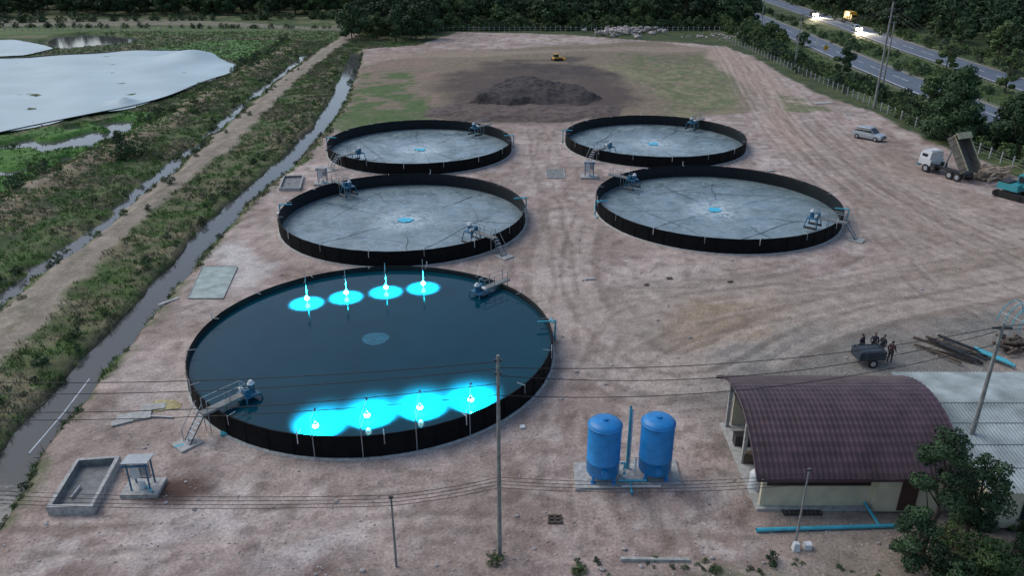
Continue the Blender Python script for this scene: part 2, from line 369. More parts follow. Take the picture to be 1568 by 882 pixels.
pk=[(P(290,92)[0],P(290,92)[1],2.0,6),(P(190,160)[0],P(190,160)[1],1.3,1.6)]
def zc(x,y):
    z=.32+.12*math.sin(x*.35+y*.2)+.1*math.sin(y*.5)
    for a,b_,h,w in pk: z+=h*math.exp(-(((x-a)/w)**2+((y-b_)/w)**2))
    return z
fan_sheet('pond_cover',smooth_line(POND+[POND[0]],2)[:-1],zc,M_cover); fan_sheet('pond_cover',POND2,lambda x,y:.35,M_cover,6,60)
mb=MB(); 
pc=[ (p[0],p[1],.45) for p in smooth_line(POND+[POND[0]],2)]; mb.tube(pc,.1,M_dark,5); mb.obj('pond_edge_pipe')
# ---------------------------------------------------------------- vegetation
def leaves(centers,rads,n,size,flat=.6):
    w=np.array([r[0]*r[1]*r[2] for r in rads])**.6; w/=w.sum()
    ci=rng.choice(len(centers),n,p=w); c=np.array(centers)[ci]; r=np.array(rads)[ci]
    d=rng.normal(size=(n,3)); d/=np.linalg.norm(d,axis=1)[:,None]; rr=rng.uniform(.45,1.08,n)**.7
    p=c+d*r*rr[:,None]
    nn=d+rng.normal(size=(n,3))*.6+np.array([0,0,.4]); nn/=np.linalg.norm(nn,axis=1)[:,None]
    t=np.cross(nn,rng.normal(size=(n,3))); t/=np.linalg.norm(t,axis=1)[:,None]; b=np.cross(nn,t)
    s=size*rng.uniform(.6,1.4,n)[:,None]
    q=np.stack([p-t*s,p+b*s*.5,p+t*s,p-b*s*.5],1)
    return q.reshape(-1,3)
def make_tree(name,h,cr,nl,ls,lm=M_leaf,trunk=.3,k=9,c0=.35,conic=False):
    mb=MB(); top=Vector((random.uniform(-.3,.3),random.uniform(-.3,.3),h*.8))
    tr=h*.014+.04; a=Vector((0,0,-.3)); pts=[a]
    for i in range(1,5): pts.append(Vector((top.x*i/4+random.uniform(-.15,.15),top.y*i/4+random.uniform(-.15,.15),h*.8*i/4)))
    for i in range(4): mb.cyl(pts[i],pts[i+1],tr*(1-i*.2),M_bark,tr*(.8-i*.2),8,False)
    cs=[];rs=[]
    for i in range(k):
        t=i/(k-1) if k>1 else .5; zz=h*(c0+(1-c0)*.88*t); an=i*2.4+random.uniform(-.4,.4)
        prof=(1-t)*.95+.12 if conic else math.sin(math.pi*(.2+.72*t))
        rad=cr*prof*random.uniform(.45,.85); q=Vector((math.cos(an)*rad,math.sin(an)*rad,zz))
        j=min(3,int(zz*.75/(h*.8)*4)); mb.cyl(pts[j],q,tr*.35,M_bark,tr*.1,5,False)
        s=cr*random.uniform(.27,.48)*(.6+.5*prof); cs.append(tuple(q)); rs.append((s,s,s*random.uniform(.5,.8)))
    o=mb.obj(name); q=leaves(cs,rs,nl,ls)
    F4=np.arange(len(q)).reshape(-1,4)
    lo=bpy.data.objects.new('foliage',npmesh('foliage',q,F4,lm)); link(lo); lo.parent=o
    return o
def joinchild(o):
    ch=o.children[0]; bpy.ops.object.select_all(action='DESELECT'); ch.select_set(True); o.select_set(True); bpy.context.view_layer.objects.active=o
    bpy.ops.object.join(); return o
def scatter(name,child,pts):
    vs=[];fs=[]
    for (x,y,z,s,a) in pts:
        n=len(vs); h=s/2
        for dx,dy in((-h,-h),(h,-h),(h,h),(-h,h)): vs.append((x+dx*math.cos(a)-dy*math.sin(a),y+dx*math.sin(a)+dy*math.cos(a),z))
        fs.append((n,n+1,n+2,n+3))
    me=bpy.data.meshes.new(name); me.from_pydata(vs,[],fs); me.update(); o=link(bpy.data.objects.new(name,me))
    o.instance_type='FACES'; o.use_instance_faces_scale=True; o.show_instancer_for_render=False; o.show_instancer_for_viewport=False
    child.parent=o; child.location=(0,0,0); return o
T1=joinchild(make_tree('tree_variant',10,4.2,1800,.38,M_leaf,k=12,c0=.22))
T2=joinchild(make_tree('tree_variant',8,3.6,1500,.36,M_leaf2,k=10,c0=.18))
T3=joinchild(make_tree('tree_variant',11,3.0,1500,.36,M_leaf,k=11,c0=.22))
B1=joinchild(make_tree('shrub_variant',1.4,1.1,380,.12,M_leaf2,k=7,c0=.15))
B2=joinchild(make_tree('shrub_variant',1.8,1.2,380,.14,M_leaf,k=7,c0=.15))
fp=[[],[],[]]
def addt(x,y,s,which=None):
    w=random.choice((0,0,1,2)) if which is None else which
    fp[w].append((x,y,-.2,s,random.uniform(0,6.28)))
y=262.0
while y<420:
    x=-290.0
    while x<310:
        xx=x+random.uniform(-2.8,2.8); yy=y+random.uniform(-2.8,2.8)
        xr1=90+(yy-370)*.045; xr2=114+(yy-370)*.062
        ok=True
        if -175<xx<-40 and yy<300: ok=False
        if xx<=-175 and yy<285: ok=False
        if abs(xx-xr1)<9 or abs(xx-xr2)<9 or (xr1<xx<xr2): ok=False
        if ok: addt(xx,yy,random.uniform(.65,1.4))
        x+=6.6
    y+=6.8 if y<330 else 10
for i in range(26): addt(random.uniform(-47,-24),random.uniform(226,262),random.uniform(.8,1.25),random.choice((0,0,2,1)))
for i in range(60): addt(random.uniform(-24,66),random.uniform(254,264),random.uniform(.35,.7),1)
for i in range(120):
    yy=random.uniform(150,262); addt(random.uniform(118,118+ (yy-120)*.55),yy,random.uniform(.6,1.15))
for i in range(34): addt(random.uniform(64,77),random.uniform(215,262),random.uniform(.3,.6),1)
scatter('distant_forest',T1,fp[0]); scatter('distant_forest',T2,fp[1]); scatter('distant_forest',T3,fp[2])
raw=[]
def addb(x,y,s): raw.append((x,y,s))
def along(line,n,w,s0,s1,t0=0,t1=1):
    L=[0]
    for i in range(len(line)-1): L.append(L[-1]+math.dist(line[i],line[i+1]))
    for _ in range(n):
        t=random.uniform(t0,t1)*L[-1]; i=min(max(j for j in range(len(L)) if L[j]<=t),len(line)-2); a=(t-L[i])/(L[i+1]-L[i]); p,q=line[i],line[i+1]
        addb(p[0]+(q[0]-p[0])*a+random.gauss(0,w),p[1]+(q[1]-p[1])*a,random.uniform(s0,s1))
FENCE=[(58.5,225),(59.6,210.8),(62,136.4),(62.4,117.2),(63.9,96.2),(65.5,70)]
along([(x+5,y_) for x,y_ in FENCE],330,1.9,.5,1.6)
along([(x+8,y_) for x,y_ in ROAD1],170,2.0,.4,1.2,.1,.7); along([(x+9,y_) for x,y_ in ROAD2],180,3,.7,1.8,.1,.7)
along([(x-2.6,y_) for x,y_ in CANAL],110,.7,.2,.5,.0,1); along([(x+1.5,y_) for x,y_ in CANAL],120,.2,.12,.36)
along(DITCH,110,2.1,.2,.65); along([(x-2,y_) for x,y_ in BANK3],90,1.3,.3,1.0)
along([(-24,253),(66,256)],130,3,.8,1.9); along([(-175,262),(-55,258)],60,2.5,.5,1.2); along([(-300,262),(-55,290)],120,4,1,2.2)
along(pxl([(560,78),(545,90),(535,130)]),10,.6,.4,.8)
for u,v,s in((205,240,1.7),(190,245,1.4),(225,235,1.3),(300,175,1.2),(20,225,1.3),(755,862,.45),(325,352,.5),(180,525,.5),(1180,862,.4),(890,878,.4),(1500,228,1.5),(1540,240,1.6),(1400,190,1.6),(1380,180,1.5),(1520,215,1.8)):
    x,y_=G(u,v); addb(x,y_,s)
for i in range(34):
    x,y_=G(random.uniform(880,1350),random.uniform(856,884)); addb(x,y_,random.uniform(.07,.24))
for i in range(20):
    x,y_=G(random.uniform(1440,1600),random.uniform(790,890)); addb(x,y_,random.uniform(.3,.75))
zz=tzs([(a,b_) for a,b_,_ in raw]); bps=[[],[]]
for (x,y_,s),z in zip(raw,zz): bps[0 if random.random()<.65 else 1].append((x,y_,float(z)-.1,s,random.uniform(0,6.28)))
scatter('shrubs',B1,bps[0]); scatter('shrubs',B2,bps[1])
def grass(name,which,n,mt,h):
    xs_=np.concatenate([rng.uniform(-64,-24,n),rng.uniform(-130,-40,n//2),rng.uniform(60,120,n//3)])
    ys_=np.concatenate([25+rng.uniform(0,1,n)**1.4*200,rng.uniform(80,250,n//2),rng.uniform(80,250,n//3)])
    z,c,d,g=terrain(xs_,ys_); w=d if which=='d' else g
    k=rng.uniform(0,1,len(xs_))<w*.9; x=xs_[k];y=ys_[k];z=z[k]; m=len(x)
    nb=5; x=np.repeat(x,nb)+rng.normal(0,.13,m*nb); y=np.repeat(y,nb)+rng.normal(0,.13,m*nb); z=np.repeat(z,nb)
    a=rng.uniform(0,6.28,m*nb); f=1+np.clip((y-60)/120,0,1.3); hh=h*rng.uniform(.4,1.3,m*nb)*(.8+.2*f); w_=.05*f
    lx_=rng.normal(0,.6,m*nb)*hh; ly_=rng.normal(0,.6,m*nb)*hh
    q=np.stack([np.stack([x-np.cos(a)*w_,y-np.sin(a)*w_,z-.05],-1),np.stack([x+np.cos(a)*w_,y+np.sin(a)*w_,z-.05],-1),np.stack([x+lx_,y+ly_,z+hh],-1)],1).reshape(-1,3)
    link(bpy.data.objects.new(name,npmesh(name,q,np.arange(len(q)).reshape(-1,3),mt)))
grass('dry_grass','d',44000,M_grassd,.30); grass('green_grass','g',56000,M_grassg,.24)
# pebbles
mb=MB(); pp=[]
for i in range(4200):
    u=random.uniform(-50,1500); v=random.uniform(400,900) if random.random()<.8 else random.uniform(260,400); x,y_=G(u,v)
    if x<-25 or any(math.hypot(x-a,y_-b_)<r+.3 for a,b_,r in TANKS): continue
    pp.append((x,y_))
for (x,y_),z in zip(pp,tzs(pp)):
    s=random.uniform(.02,.07)*(1+(random.random()<.05)*1.6)
    mb.ell((x,y_,z+s*.3),(s,s*random.uniform(.6,1),s*.6),M_pebble,5,.2)
mb.obj('gravel')
# ---------------------------------------------------------------- roads
def strip(line,off,w,z,mt,name,dash=None):
    mb=MB(); pts=[]
    for i in range(len(line)-1):
        n=max(2,int(math.dist(line[i],line[i+1])/(4)))
        for k in range(n): pts.append((line[i][0]+(line[i+1][0]-line[i][0])*k/n,line[i][1]+(line[i+1][1]-line[i][1])*k/n))
    for i in range(len(pts)-1):
        if dash and i%3==0: continue
        p,q=Vector(pts[i]),Vector(pts[i+1]); d=(q-p).normalized(); nn=Vector((d.y,-d.x))
        e=0 if not dash else .8
        a,b_=p+nn*(off-w/2),p+nn*(off+w/2); c,d_=q+nn*(off+w/2)-d*e,q+nn*(off-w/2)-d*e
        mb.add([(a.x,a.y,z),(b_.x,b_.y,z),(c.x,c.y,z),(d_.x,d_.y,z)],[(0,1,2,3)],mt)
    return mb.obj(name)
for R in(ROAD1,ROAD2):
    strip(R,0,9.0,.11,M_asph,'highway'); strip(R,-3.9,.22,.116,M_line,'road_edge_line'); strip(R,3.9,.22,.116,M_line_y,'road_edge_line'); strip(R,0,.18,.116,M_line,'road_lane_marking',True)
# ---------------------------------------------------------------- tanks
def floor_mat():
    m=bpy.data.materials.new('wet_liner_floor'); m.use_nodes=True; nt=m.node_tree; b=nt.nodes['Principled BSDF']
    tc=nt.nodes.new('ShaderNodeTexCoord'); geo=nt.nodes.new('ShaderNodeNewGeometry')
    def noise(sc,det=6,dist=0,rg=.6):
        n=nt.nodes.new('ShaderNodeTexNoise'); n.inputs['Scale'].default_value=sc; n.inputs['Detail'].default_value=det; n.inputs['Distortion'].default_value=dist; n.inputs['Roughness'].default_value=rg
        nt.links.new(geo.outputs['Position'],n.inputs['Vector']); return n.outputs['Fac']
    def rng_(s,a,b_,c,d):
        r=nt.nodes.new('ShaderNodeMapRange'); r.inputs[1].default_value=a;r.inputs[2].default_value=b_;r.inputs[3].default_value=c;r.inputs[4].default_value=d; nt.links.new(s,r.inputs[0]); return r.outputs[0]
    def mx(f,a,b_):
        x=nt.nodes.new('ShaderNodeMix'); x.data_type='RGBA'; nt.links.new(f,x.inputs[0])
        for s,i in((a,6),(b_,7)):
            if isinstance(s,tuple): x.inputs[i].default_value=(*s,1)
            else: nt.links.new(s,x.inputs[i])
        return x.outputs[2]
    def mul(a,b_):
        x=nt.nodes.new('ShaderNodeMath'); x.operation='MULTIPLY'; nt.links.new(a,x.inputs[0]); nt.links.new(b_,x.inputs[1]); return x.outputs[0]
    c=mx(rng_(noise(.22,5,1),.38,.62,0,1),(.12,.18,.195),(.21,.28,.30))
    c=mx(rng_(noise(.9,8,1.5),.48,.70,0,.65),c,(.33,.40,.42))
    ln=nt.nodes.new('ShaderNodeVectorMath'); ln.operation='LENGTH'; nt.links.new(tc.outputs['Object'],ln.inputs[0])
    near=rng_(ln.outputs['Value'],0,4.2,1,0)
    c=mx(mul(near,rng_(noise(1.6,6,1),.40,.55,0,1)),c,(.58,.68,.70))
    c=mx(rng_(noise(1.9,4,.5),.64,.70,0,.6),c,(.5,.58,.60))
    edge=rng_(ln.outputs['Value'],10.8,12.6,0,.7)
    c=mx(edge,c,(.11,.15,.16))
    nt.links.new(c,b.inputs['Base Color'])
    nt.links.new(rng_(noise(.5,4,1),.4,.6,.12,.5),b.inputs['Roughness'])
    bp=nt.nodes.new('ShaderNodeBump'); bp.inputs['Strength'].default_value=.3; bp.inputs['Distance'].default_value=.1
    nt.links.new(noise(1.2,4),bp.inputs['Height']); nt.links.new(bp.outputs[0],b.inputs['Normal']); return m
M_floor=floor_mat(); M_seam=mat('liner_fold',(.05,.065,.07),.4); M_drain_glow=mat('cyan_drain_glow',(.05,.42,.6),.4,emit=(.02,.5,.75),es=.12)  # drain patch has a faint glow put into its colour, no lamp there
M_tw=bpy.data.materials.new('tank_water'); M_tw.use_nodes=True
nt=M_tw.node_tree; b=nt.nodes['Principled BSDF']; b.inputs['Roughness'].default_value=.06; b.inputs['IOR'].default_value=1.33; b.inputs['Specular IOR Level'].default_value=.36
geo=nt.nodes.new('ShaderNodeNewGeometry'); n=nt.nodes.new('ShaderNodeTexNoise'); n.inputs['Scale'].default_value=.35; n.inputs['Detail'].default_value=4; nt.links.new(geo.outputs['Position'],n.inputs['Vector'])
r=nt.nodes.new('ShaderNodeValToRGB'); r.color_ramp.elements[0].position=.3; r.color_ramp.elements[1].position=.7
r.color_ramp.elements[0].color=(.0015,.036,.056,1); r.color_ramp.elements[1].color=(.002,.046,.070,1)
nt.links.new(n.outputs['Fac'],r.inputs[0]); nt.links.new(r.outputs[0],b.inputs['Base Color'])
n2=nt.nodes.new('ShaderNodeTexNoise'); n2.inputs['Scale'].default_value=3; n2.inputs['Detail'].default_value=3; nt.links.new(geo.outputs['Position'],n2.inputs['Vector'])
bp=nt.nodes.new('ShaderNodeBump'); bp.inputs['Strength'].default_value=.1; bp.inputs['Distance'].default_value=.04; nt.links.new(n2.outputs['Fac'],bp.inputs['Height']); nt.links.new(bp.outputs[0],b.inputs['Normal'])
RIM=1.42
def station(T,deg,stairs):
    a=math.radians(deg); cx,cy,r=T
    mb=MB()   # local: x outward radial, origin at rim
    mb.box((-.6,0,RIM+.16),(3.0,.55,.06),M_concd)
    for yy in(-.27,.27): mb.box((-.6,yy,RIM+.10),(3.0,.05,.09),M_steel)
    for x in(-2.0,-.9,.6):
        for yy in(-.3,.3): mb.cyl((x,yy,.1),(x,yy,RIM+.95),.03,M_steel,n=6)
    for yy in(-.3,.3): mb.tube([(-2.0,yy,RIM+.95),(-.9,yy,RIM+.95),(.6,yy,RIM+.95)],.025,M_steel)
    mb.tube([(-2.0,-.3,RIM+.95),(-2.0,.3,RIM+.95)],.03,M_blue)
    mb.box((-2.3,0,RIM+.05),(1.0,1.15,.1),M_blue)
    mb.cyl((-2.55,0,RIM+.1),(-2.55,0,RIM+.62),.21,M_blue,n=12); mb.cyl((-2.55,0,RIM+.62),(-2.55,0,RIM+.85),.24,M_white,.1,12)
    mb.box((-2.05,.2,RIM+.32),(.4,.4,.42),M_blue); mb.cyl((-2.05,-.5,RIM+.3),(-2.05,.05,RIM+.3),.14,M_white,n=10)
    for s in(-1,1): mb.tube([(-2.8,s*.5,RIM+.1),(-3.0,s*.75,.4)],.05,M_blue); mb.tube([(-1.85,s*.5,RIM+.1),(-1.7,s*.75,.4)],.05,M_blue)
    mb.cyl((-2.9,-.75,.55),(-1.7,-.75,.55),.13,M_dark); mb.cyl((-2.9,.75,.55),(-1.7,.75,.55),.13,M_dark)
    if stairs:
        for i in range(6): mb.box((1.0+.19*i,0,RIM-.08-.24*i),(.22,.6,.04),M_steel)
        for yy in(-.32,.32):
            mb.tube([(.9,yy,RIM+.1),(2.05,yy,.05)],.03,M_dark); mb.tube([(.9,yy,RIM+.95),(2.05,yy,.9)],.022,M_steel)
            mb.cyl((2.05,yy,0),(2.05,yy,.9),.025,M_steel,n=6)
        mb.box((2.0,0,.06),(1.4,1.2,.12),M_conc)
    return mb.obj('aerator_platform',(math.cos(a)*r+cx,math.sin(a)*r+cy,0),a)
def tank(i,T,filled):
    cx,cy,r=T; mb=MB(); n=96
    mb.rev((0,0,0),[(r+.2,.0),(r+.18,.04),(r+.02,.06)],M_conc,n)
    vs=[];fs=[]
    for z,off in((.05,0),(.45,.035),(.9,.02),(RIM,0)):
        for k in range(n*2):
            t=math.pi*k/n; o=off*math.sin(k*math.pi/2*.5)**2+random.uniform(0,.012)
            vs.append(((r+o)*math.cos(t),(r+o)*math.sin(t),z))
    m2=2*n
    for j in range(3):
        for k in range(m2): fs.append((j*m2+k,j*m2+(k+1)%m2,(j+1)*m2+(k+1)%m2,(j+1)*m2+k))
    mb.add(vs,fs,M_black,True)
    mb.rev((0,0,0),[(r,RIM),(r-.08,RIM+.02),(r-.1,RIM-.05),(r-.12,.05)],M_blackin,n)
    ring=[((r-.03)*math.cos(2*math.pi*k/n),(r-.03)*math.sin(2*math.pi*k/n),RIM+.04+random.uniform(-.015,.015)) for k in range(n)]; ring.append(ring[0]); mb.tube(ring,.055,M_black,6)
    for k in range(48):
        t=2*math.pi*(k+.3)/48; c,s=math.cos(t),math.sin(t)
        mb.cyl(((r+.05)*c,(r+.05)*s,0),((r+.05)*c,(r+.05)*s,RIM+.02),.018,M_black,n=5)
    for k in range(16):
        t=2*math.pi*(k+.5)/16+.07*i; c,s=math.cos(t),math.sin(t)
        mb.cyl(((r+.09)*c,(r+.09)*s,RIM-.5),((r+.09)*c,(r+.09)*s,RIM+(.55 if k%2 else .12)),.03,M_white if k%2 else M_steel,n=6)
        mb.tube([((r+.09)*c,(r+.09)*s,RIM+.1),((r-.5)*c,(r-.5)*s,RIM+.12)],.025,M_steel)
    o=mb.obj('fish_tank',(cx,cy,0))
    if filled:
        fl=MB(); fl.rev((0,0,0),[(r-.1,1.12),(r*.6,1.12),(r*.3,1.12),(0.01,1.12)],M_tw,n); fl.obj('water',parent=o)
        M_patchc=mat('central_drain_patch',(.008,.11,.165),.08,var=.3,sc=2.5,spec=.36)  # paler tone for the disc at the tank centre
        d=MB(); N_=48; rr_=[.95+.04*math.sin(k*6.2832/N_*3)+.02*math.sin(k*6.2832/N_*7) for k in range(N_)]
        vs=[(0,0,1.126)]+[(rr_[k]*math.cos(k*6.2832/N_),rr_[k]*math.sin(k*6.2832/N_),1.126) for k in range(N_)]
        d.add(vs,[(0,k+1,(k+1)%N_+1) for k in range(N_)],M_patchc); d.obj('central_bubbles',parent=o)
    else:
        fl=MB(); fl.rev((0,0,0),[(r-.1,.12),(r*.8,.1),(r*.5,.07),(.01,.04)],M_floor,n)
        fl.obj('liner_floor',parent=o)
        d=MB()
        for k in range(11):
            if k<7:
                t=2*math.pi*k/7+random.uniform(-.3,.3)+i; r0=random.uniform(2.5,6); r1=random.uniform(9.5,12.3)
                A_=(r0*math.cos(t),r0*math.sin(t)); B_=(r1*math.cos(t+random.uniform(-.12,.12)),r1*math.sin(t+random.uniform(-.12,.12)))
            else:
                t=random.uniform(0,6.28); A_=(11*math.cos(t),11*math.sin(t)); q_=t+random.uniform(1.2,1.9); B_=(9*math.cos(q_),9*math.sin(q_))
            L=14; w=random.uniform(.02,.05); ddx,ddy=B_[0]-A_[0],B_[1]-A_[1]; ll=math.hypot(ddx,ddy); nx_,ny_=-ddy/ll,ddx/ll; vs=[]; ph=random.uniform(0,6)
            for q in range(L+1):
                f=q/L; o_=.12*math.sin(f*9+ph); xx=A_[0]+ddx*f+nx_*o_; yy=A_[1]+ddy*f+ny_*o_; rad=math.hypot(xx,yy); zz_=.04+.085*rad/r+.02; ww=w*(.35+.65*math.sin(math.pi*(q+.5)/(L+1)))*(1+.4*math.sin(q*2.1))
                vs+=[(xx-nx_*ww,yy-ny_*ww,zz_),(xx+nx_*ww,yy+ny_*ww,zz_)]
            d.add(vs,[(2*q,2*q+1,2*q+3,2*q+2) for q in range(L)],M_seam)
        d.obj('liner_folds',parent=o)
        d=MB()
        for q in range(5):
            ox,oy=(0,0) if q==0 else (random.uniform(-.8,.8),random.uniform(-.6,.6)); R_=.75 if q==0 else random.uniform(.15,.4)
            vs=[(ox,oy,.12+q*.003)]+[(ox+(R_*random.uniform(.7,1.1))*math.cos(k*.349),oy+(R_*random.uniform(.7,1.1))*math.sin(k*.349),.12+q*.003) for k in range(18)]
            d.add(vs,[(0,k+1,(k+1)%18+1) for k in range(18)],M_drain_glow)
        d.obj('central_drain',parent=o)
    return o
ST=[[(-130,1),(46,0)],[(134,0),(-44,1)],[(225,1),(45,0)],[(225,1),(48,0)],[(140,0),(-38,1)]]
for i,T in enumerate(TANKS):
    tank(i,T,i==0)
    for deg,st in ST[i]: station(T,deg,st)
for i,deg in((0,8),(1,12),(2,8),(2,178),(3,172),(4,188),(4,-20),(1,178)):
    cx,cy,r=TANKS[i]; a=math.radians(deg); mb=MB()
    mb.tube([(-.9,0,RIM+.22),(.45,0,RIM+.22),(.45,0,.12),(.45,.9,.1)],.07,M_cyan,8); mb.tube([(.2,-.3,RIM+.22),(.2,.5,RIM+.22)],.06,M_cyan,8); mb.cyl((.45,0,.5),(.45,0,.75),.11,M_white)
    mb.obj('inlet_pipe',(cx+r*math.cos(a),cy+r*math.sin(a),0),a)
# tank lamps: bare white bulb low over the water plus a made-up hooded flood, added to widen the pools
cx,cy,r=TANKS[0]
lampuv=[(470,457,1),(530,448,1),(591,440,1),(648,434,1),(483,652,0),(562,636,0),(643,624,0),(721,612,0)]
for u,v,back in lampuv:
    e=bpy.data.objects.new('tank_lamp',None); link(e); mb=MB(); zb=1.45 if back else 1.7
    x,y_,z=P(u,v,zb)
    if back: px_,py_=x,y_+.12; hh=3.5
    else: px_=x; py_=cy-math.sqrt(max(0,(r+.12)**2-(px_-cx)**2)); hh=2.7
    e.location=(px_,py_,0); dx,dy=x-px_,y_-py_
    mb.cyl((0,0,0),(0,0,hh),.028,M_steel,n=8)
    if back: mb.tube([(0,0,zb+.2),(dx,dy,zb+.2)],.03,M_steel); fy=-.35; fz=2.85
    else: mb.tube([(0,0,2.1),(dx,dy,2.1)],.02,M_steel); mb.tube([(dx,dy,2.1),(dx,dy,zb)],.02,M_steel); fy=dy+.25; fz=2.62
    mb.tube([(0,0,fz+.05),(0,fy,fz+.05)],.018,M_steel); mb.cyl((0,fy,fz),(0,fy,fz+.09),.08,M_dark,.05,10)
    mb.cyl((dx,dy,zb+.13),(dx,dy,zb+.25),.14,M_steel,.07,12); mb.obj('post',parent=e)
    g=MB(); g.ell((dx,dy,zb),(.19,.19,.15),M_lamp,12); g.obj('bulb',parent=e)
    for kk in(0,1):
        L=bpy.data.lights.new('spot','SPOT'); L.color=(.01,.84,1); L.spot_blend=1; L.shadow_soft_size=.12
        lo=bpy.data.objects.new('light',L); link(lo); lo.parent=e
        if kk==0:
            L.energy=7000 if back else 15000; L.spot_size=math.radians(140); lo.location=(dx,dy,zb-.17); lo.rotation_euler=(math.radians(0 if back else 6),0,0)
        else:
            L.energy=36000 if back else 42000; L.spot_size=math.radians(84 if back else 104); lo.location=(0,fy,fz-.04); lo.rotation_euler=(math.radians(0 if back else 20),0,0)  # added flood spot, only spreads the cyan pool
# ---------------------------------------------------------------- blue filter vessels
x1,y1=G(922,733); x2,y2=G(1001,729)
c=[G(878,712),G(1034,706),G(1043,744),G(881,752)]
mb=MB(); vs=[(p[0],p[1],-.1) for p in c]+[(p[0],p[1],.14) for p in c]
mb.add(vs,[(4,7,6,5),(0,1,5,4),(1,2,6,5),(2,3,7,6),(3,0,4,7)],M_conc); mb.obj('concrete_pad')
for x,y_ in((x1,y1),(x2,y2)):
    mb=MB(); R=.9
    mb.rev((0,0,.14),[(.02,.25),(.5,.28),(.85,.38),(R,.5),(R,1.2),(R+.012,1.21),(R+.012,1.24),(R,1.25),(R,3.4),(R-.03,3.48),(.8,3.57),(.5,3.66),(.02,3.70)],M_tankblue,32)
    mb.rev((0,0,.14),[(R,3.34),(R+.04,3.35),(R+.04,3.41),(R,3.42)],M_tankblue,32)
    for k in range(4):
        t=math.pi/4+k*math.pi/2; mb.cyl((.8*math.cos(t),.8*math.sin(t),.14),(.8*math.cos(t),.8*math.sin(t),.75),.08,M_tankblue,n=8)
        mb.box((.8*math.cos(t),.8*math.sin(t),.16),(.25,.25,.04),M_tankblue)
    mb.cyl((0,0,3.8),(0,0,3.92),.14,M_tankblue,n=12); mb.cyl((0,-R-.1,1.0),(0,-R+.1,1.0),.2,M_tankblue,n=12)
    mb.obj('blue_filter_tank',(x,y_,0))
mx_=(x1+x2)/2; my=(y1+y2)/2; mb=MB()
mb.tube([(mx_-.3,my-.5,.3),(mx_-.3,my-.5,1.3),(mx_-.55,my-.5,1.3)],.06,M_cyan,8); mb.tube([(mx_-.6,my-.7,.3),(mx_+.9,my-.7,.3)],.07,M_cyan,8)
mb.tube([(mx_,my+.6,.1),(mx_,my+.6,4.2)],.07,M_cyan,8); mb.tube([(mx_+.12,my+.6,.1),(mx_+.12,my+.6,4.0)],.05,M_white,8); mb.tube([(mx_,my-.7,.3),(mx_,my-1.6,.12)],.07,M_cyan,8)
mb.tube([(mx_+.3,my-.4,.4),(mx_+.3,my-.4,1.6)],.05,M_white,8); mb.tube([(mx_-.5,my-1.1,.25),(mx_+1.6,my-1.1,.25)],.05,M_white,8)
for t in(.5,.9): mb.cyl((mx_-.3,my-.58,t),(mx_-.3,my-.42,t),.1,M_white)
mb.obj('filter_pipework')
# ---------------------------------------------------------------- control cabinets, basins
def cabinet(u,v,s=1,rz=0):
    x,y_=G(u,v); mb=MB()
    mb.box((0,0,.08),(2.0,1.5,.3),M_conc); 
    for a in(-.5,.5):
        for b_ in(-.35,.35): mb.box((a,b_,1.1),(.07,.07,1.8),M_blue)
    R=Matrix.Rotation(math.radians(-8),4,'X'); mb.box((0,0,2.03),(1.4,1.1,.05),M_steel,R=R); mb.box((0,-.52,1.93),(1.4,.05,.12),M_blue)
    mb.box((-.22,0,1.25),(.48,.3,.8),M_white); mb.box((.27,.03,1.3),(.4,.26,.6),M_steel); mb.box((0,.0,.8),(1.0,.06,.06),M_blue)
    mb.cyl((0,-.1,.25),(0,-.1,.6),.22,M_white,.16,12); mb.tube([(.2,-.1,.3),(.7,-.6,.28)],.05,M_cyan)
    o=mb.obj('control_cabinet',(x,y_,0),rz); o.scale=(s,s,s)
cabinet(221,750,.98,.05); cabinet(495,282,1,.05); cabinet(902,272,1,-.05)
def basin(name,pts,h,t=.2):
    mb=MB(); cx_=sum(p[0] for p in pts)/4; cy_=sum(p[1] for p in pts)/4
    inn=[]
    for p in pts:
        d=Vector((cx_-p[0],cy_-p[1])); sx=t if d.x>0 else -t; sy=t if d.y>0 else -t; inn.append((p[0]+sx,p[1]+sy))
    vs=[(p[0],p[1],-.2) for p in pts]+[(p[0],p[1],h) for p in pts]+[(p[0],p[1],h) for p in inn]+[(p[0],p[1],.09) for p in inn]
    mb.add(vs,[(k,(k+1)%4,4+(k+1)%4,4+k) for k in range(4)]+[(4+k,4+(k+1)%4,8+(k+1)%4,8+k) for k in range(4)],M_conc)
    mb.add(vs,[(8+k,8+(k+1)%4,12+(k+1)%4,12+k) for k in range(4)]+[(12,13,14,15)],M_concd)
    mb.tube([(cx_-.3,cy_,.2),(cx_-.3,cy_-1.0 if h>.5 else cy_-.3,.2)],.06,M_steel); mb.obj(name)
hb=.55
basin('concrete_basin',[P(118,702,hb)[:2],P(70,777,hb)[:2],P(141,776,hb)[:2],P(184,698,hb)[:2]],hb)
basin('concrete_basin',[G(435,273),G(427,292),G(460,292),G(466,272)],.35,.15)
basin('concrete_basin',[G(835,260),G(836,273),G(866,273),G(864,260)],.12,.12)
M_slab=mat('sump_cover',(.28,.35,.32),.5,var=.35,sc=1.0)
sp=[G(310,409),G(288,458),G(342,458),G(364,409)]; mb=MB()
mb.add([(p[0],p[1],.06) for p in sp]+[(p[0],p[1],-.1) for p in sp],[(0,1,2,3),(0,4,5,1),(1,5,6,2),(2,6,7,3),(3,7,4,0)],M_slab)
q=[(p[0],p[1],.07) for p in sp]; mb.tube(q+[q[0]],.04,M_conc); mb.obj('sump_cover')
mb=MB()
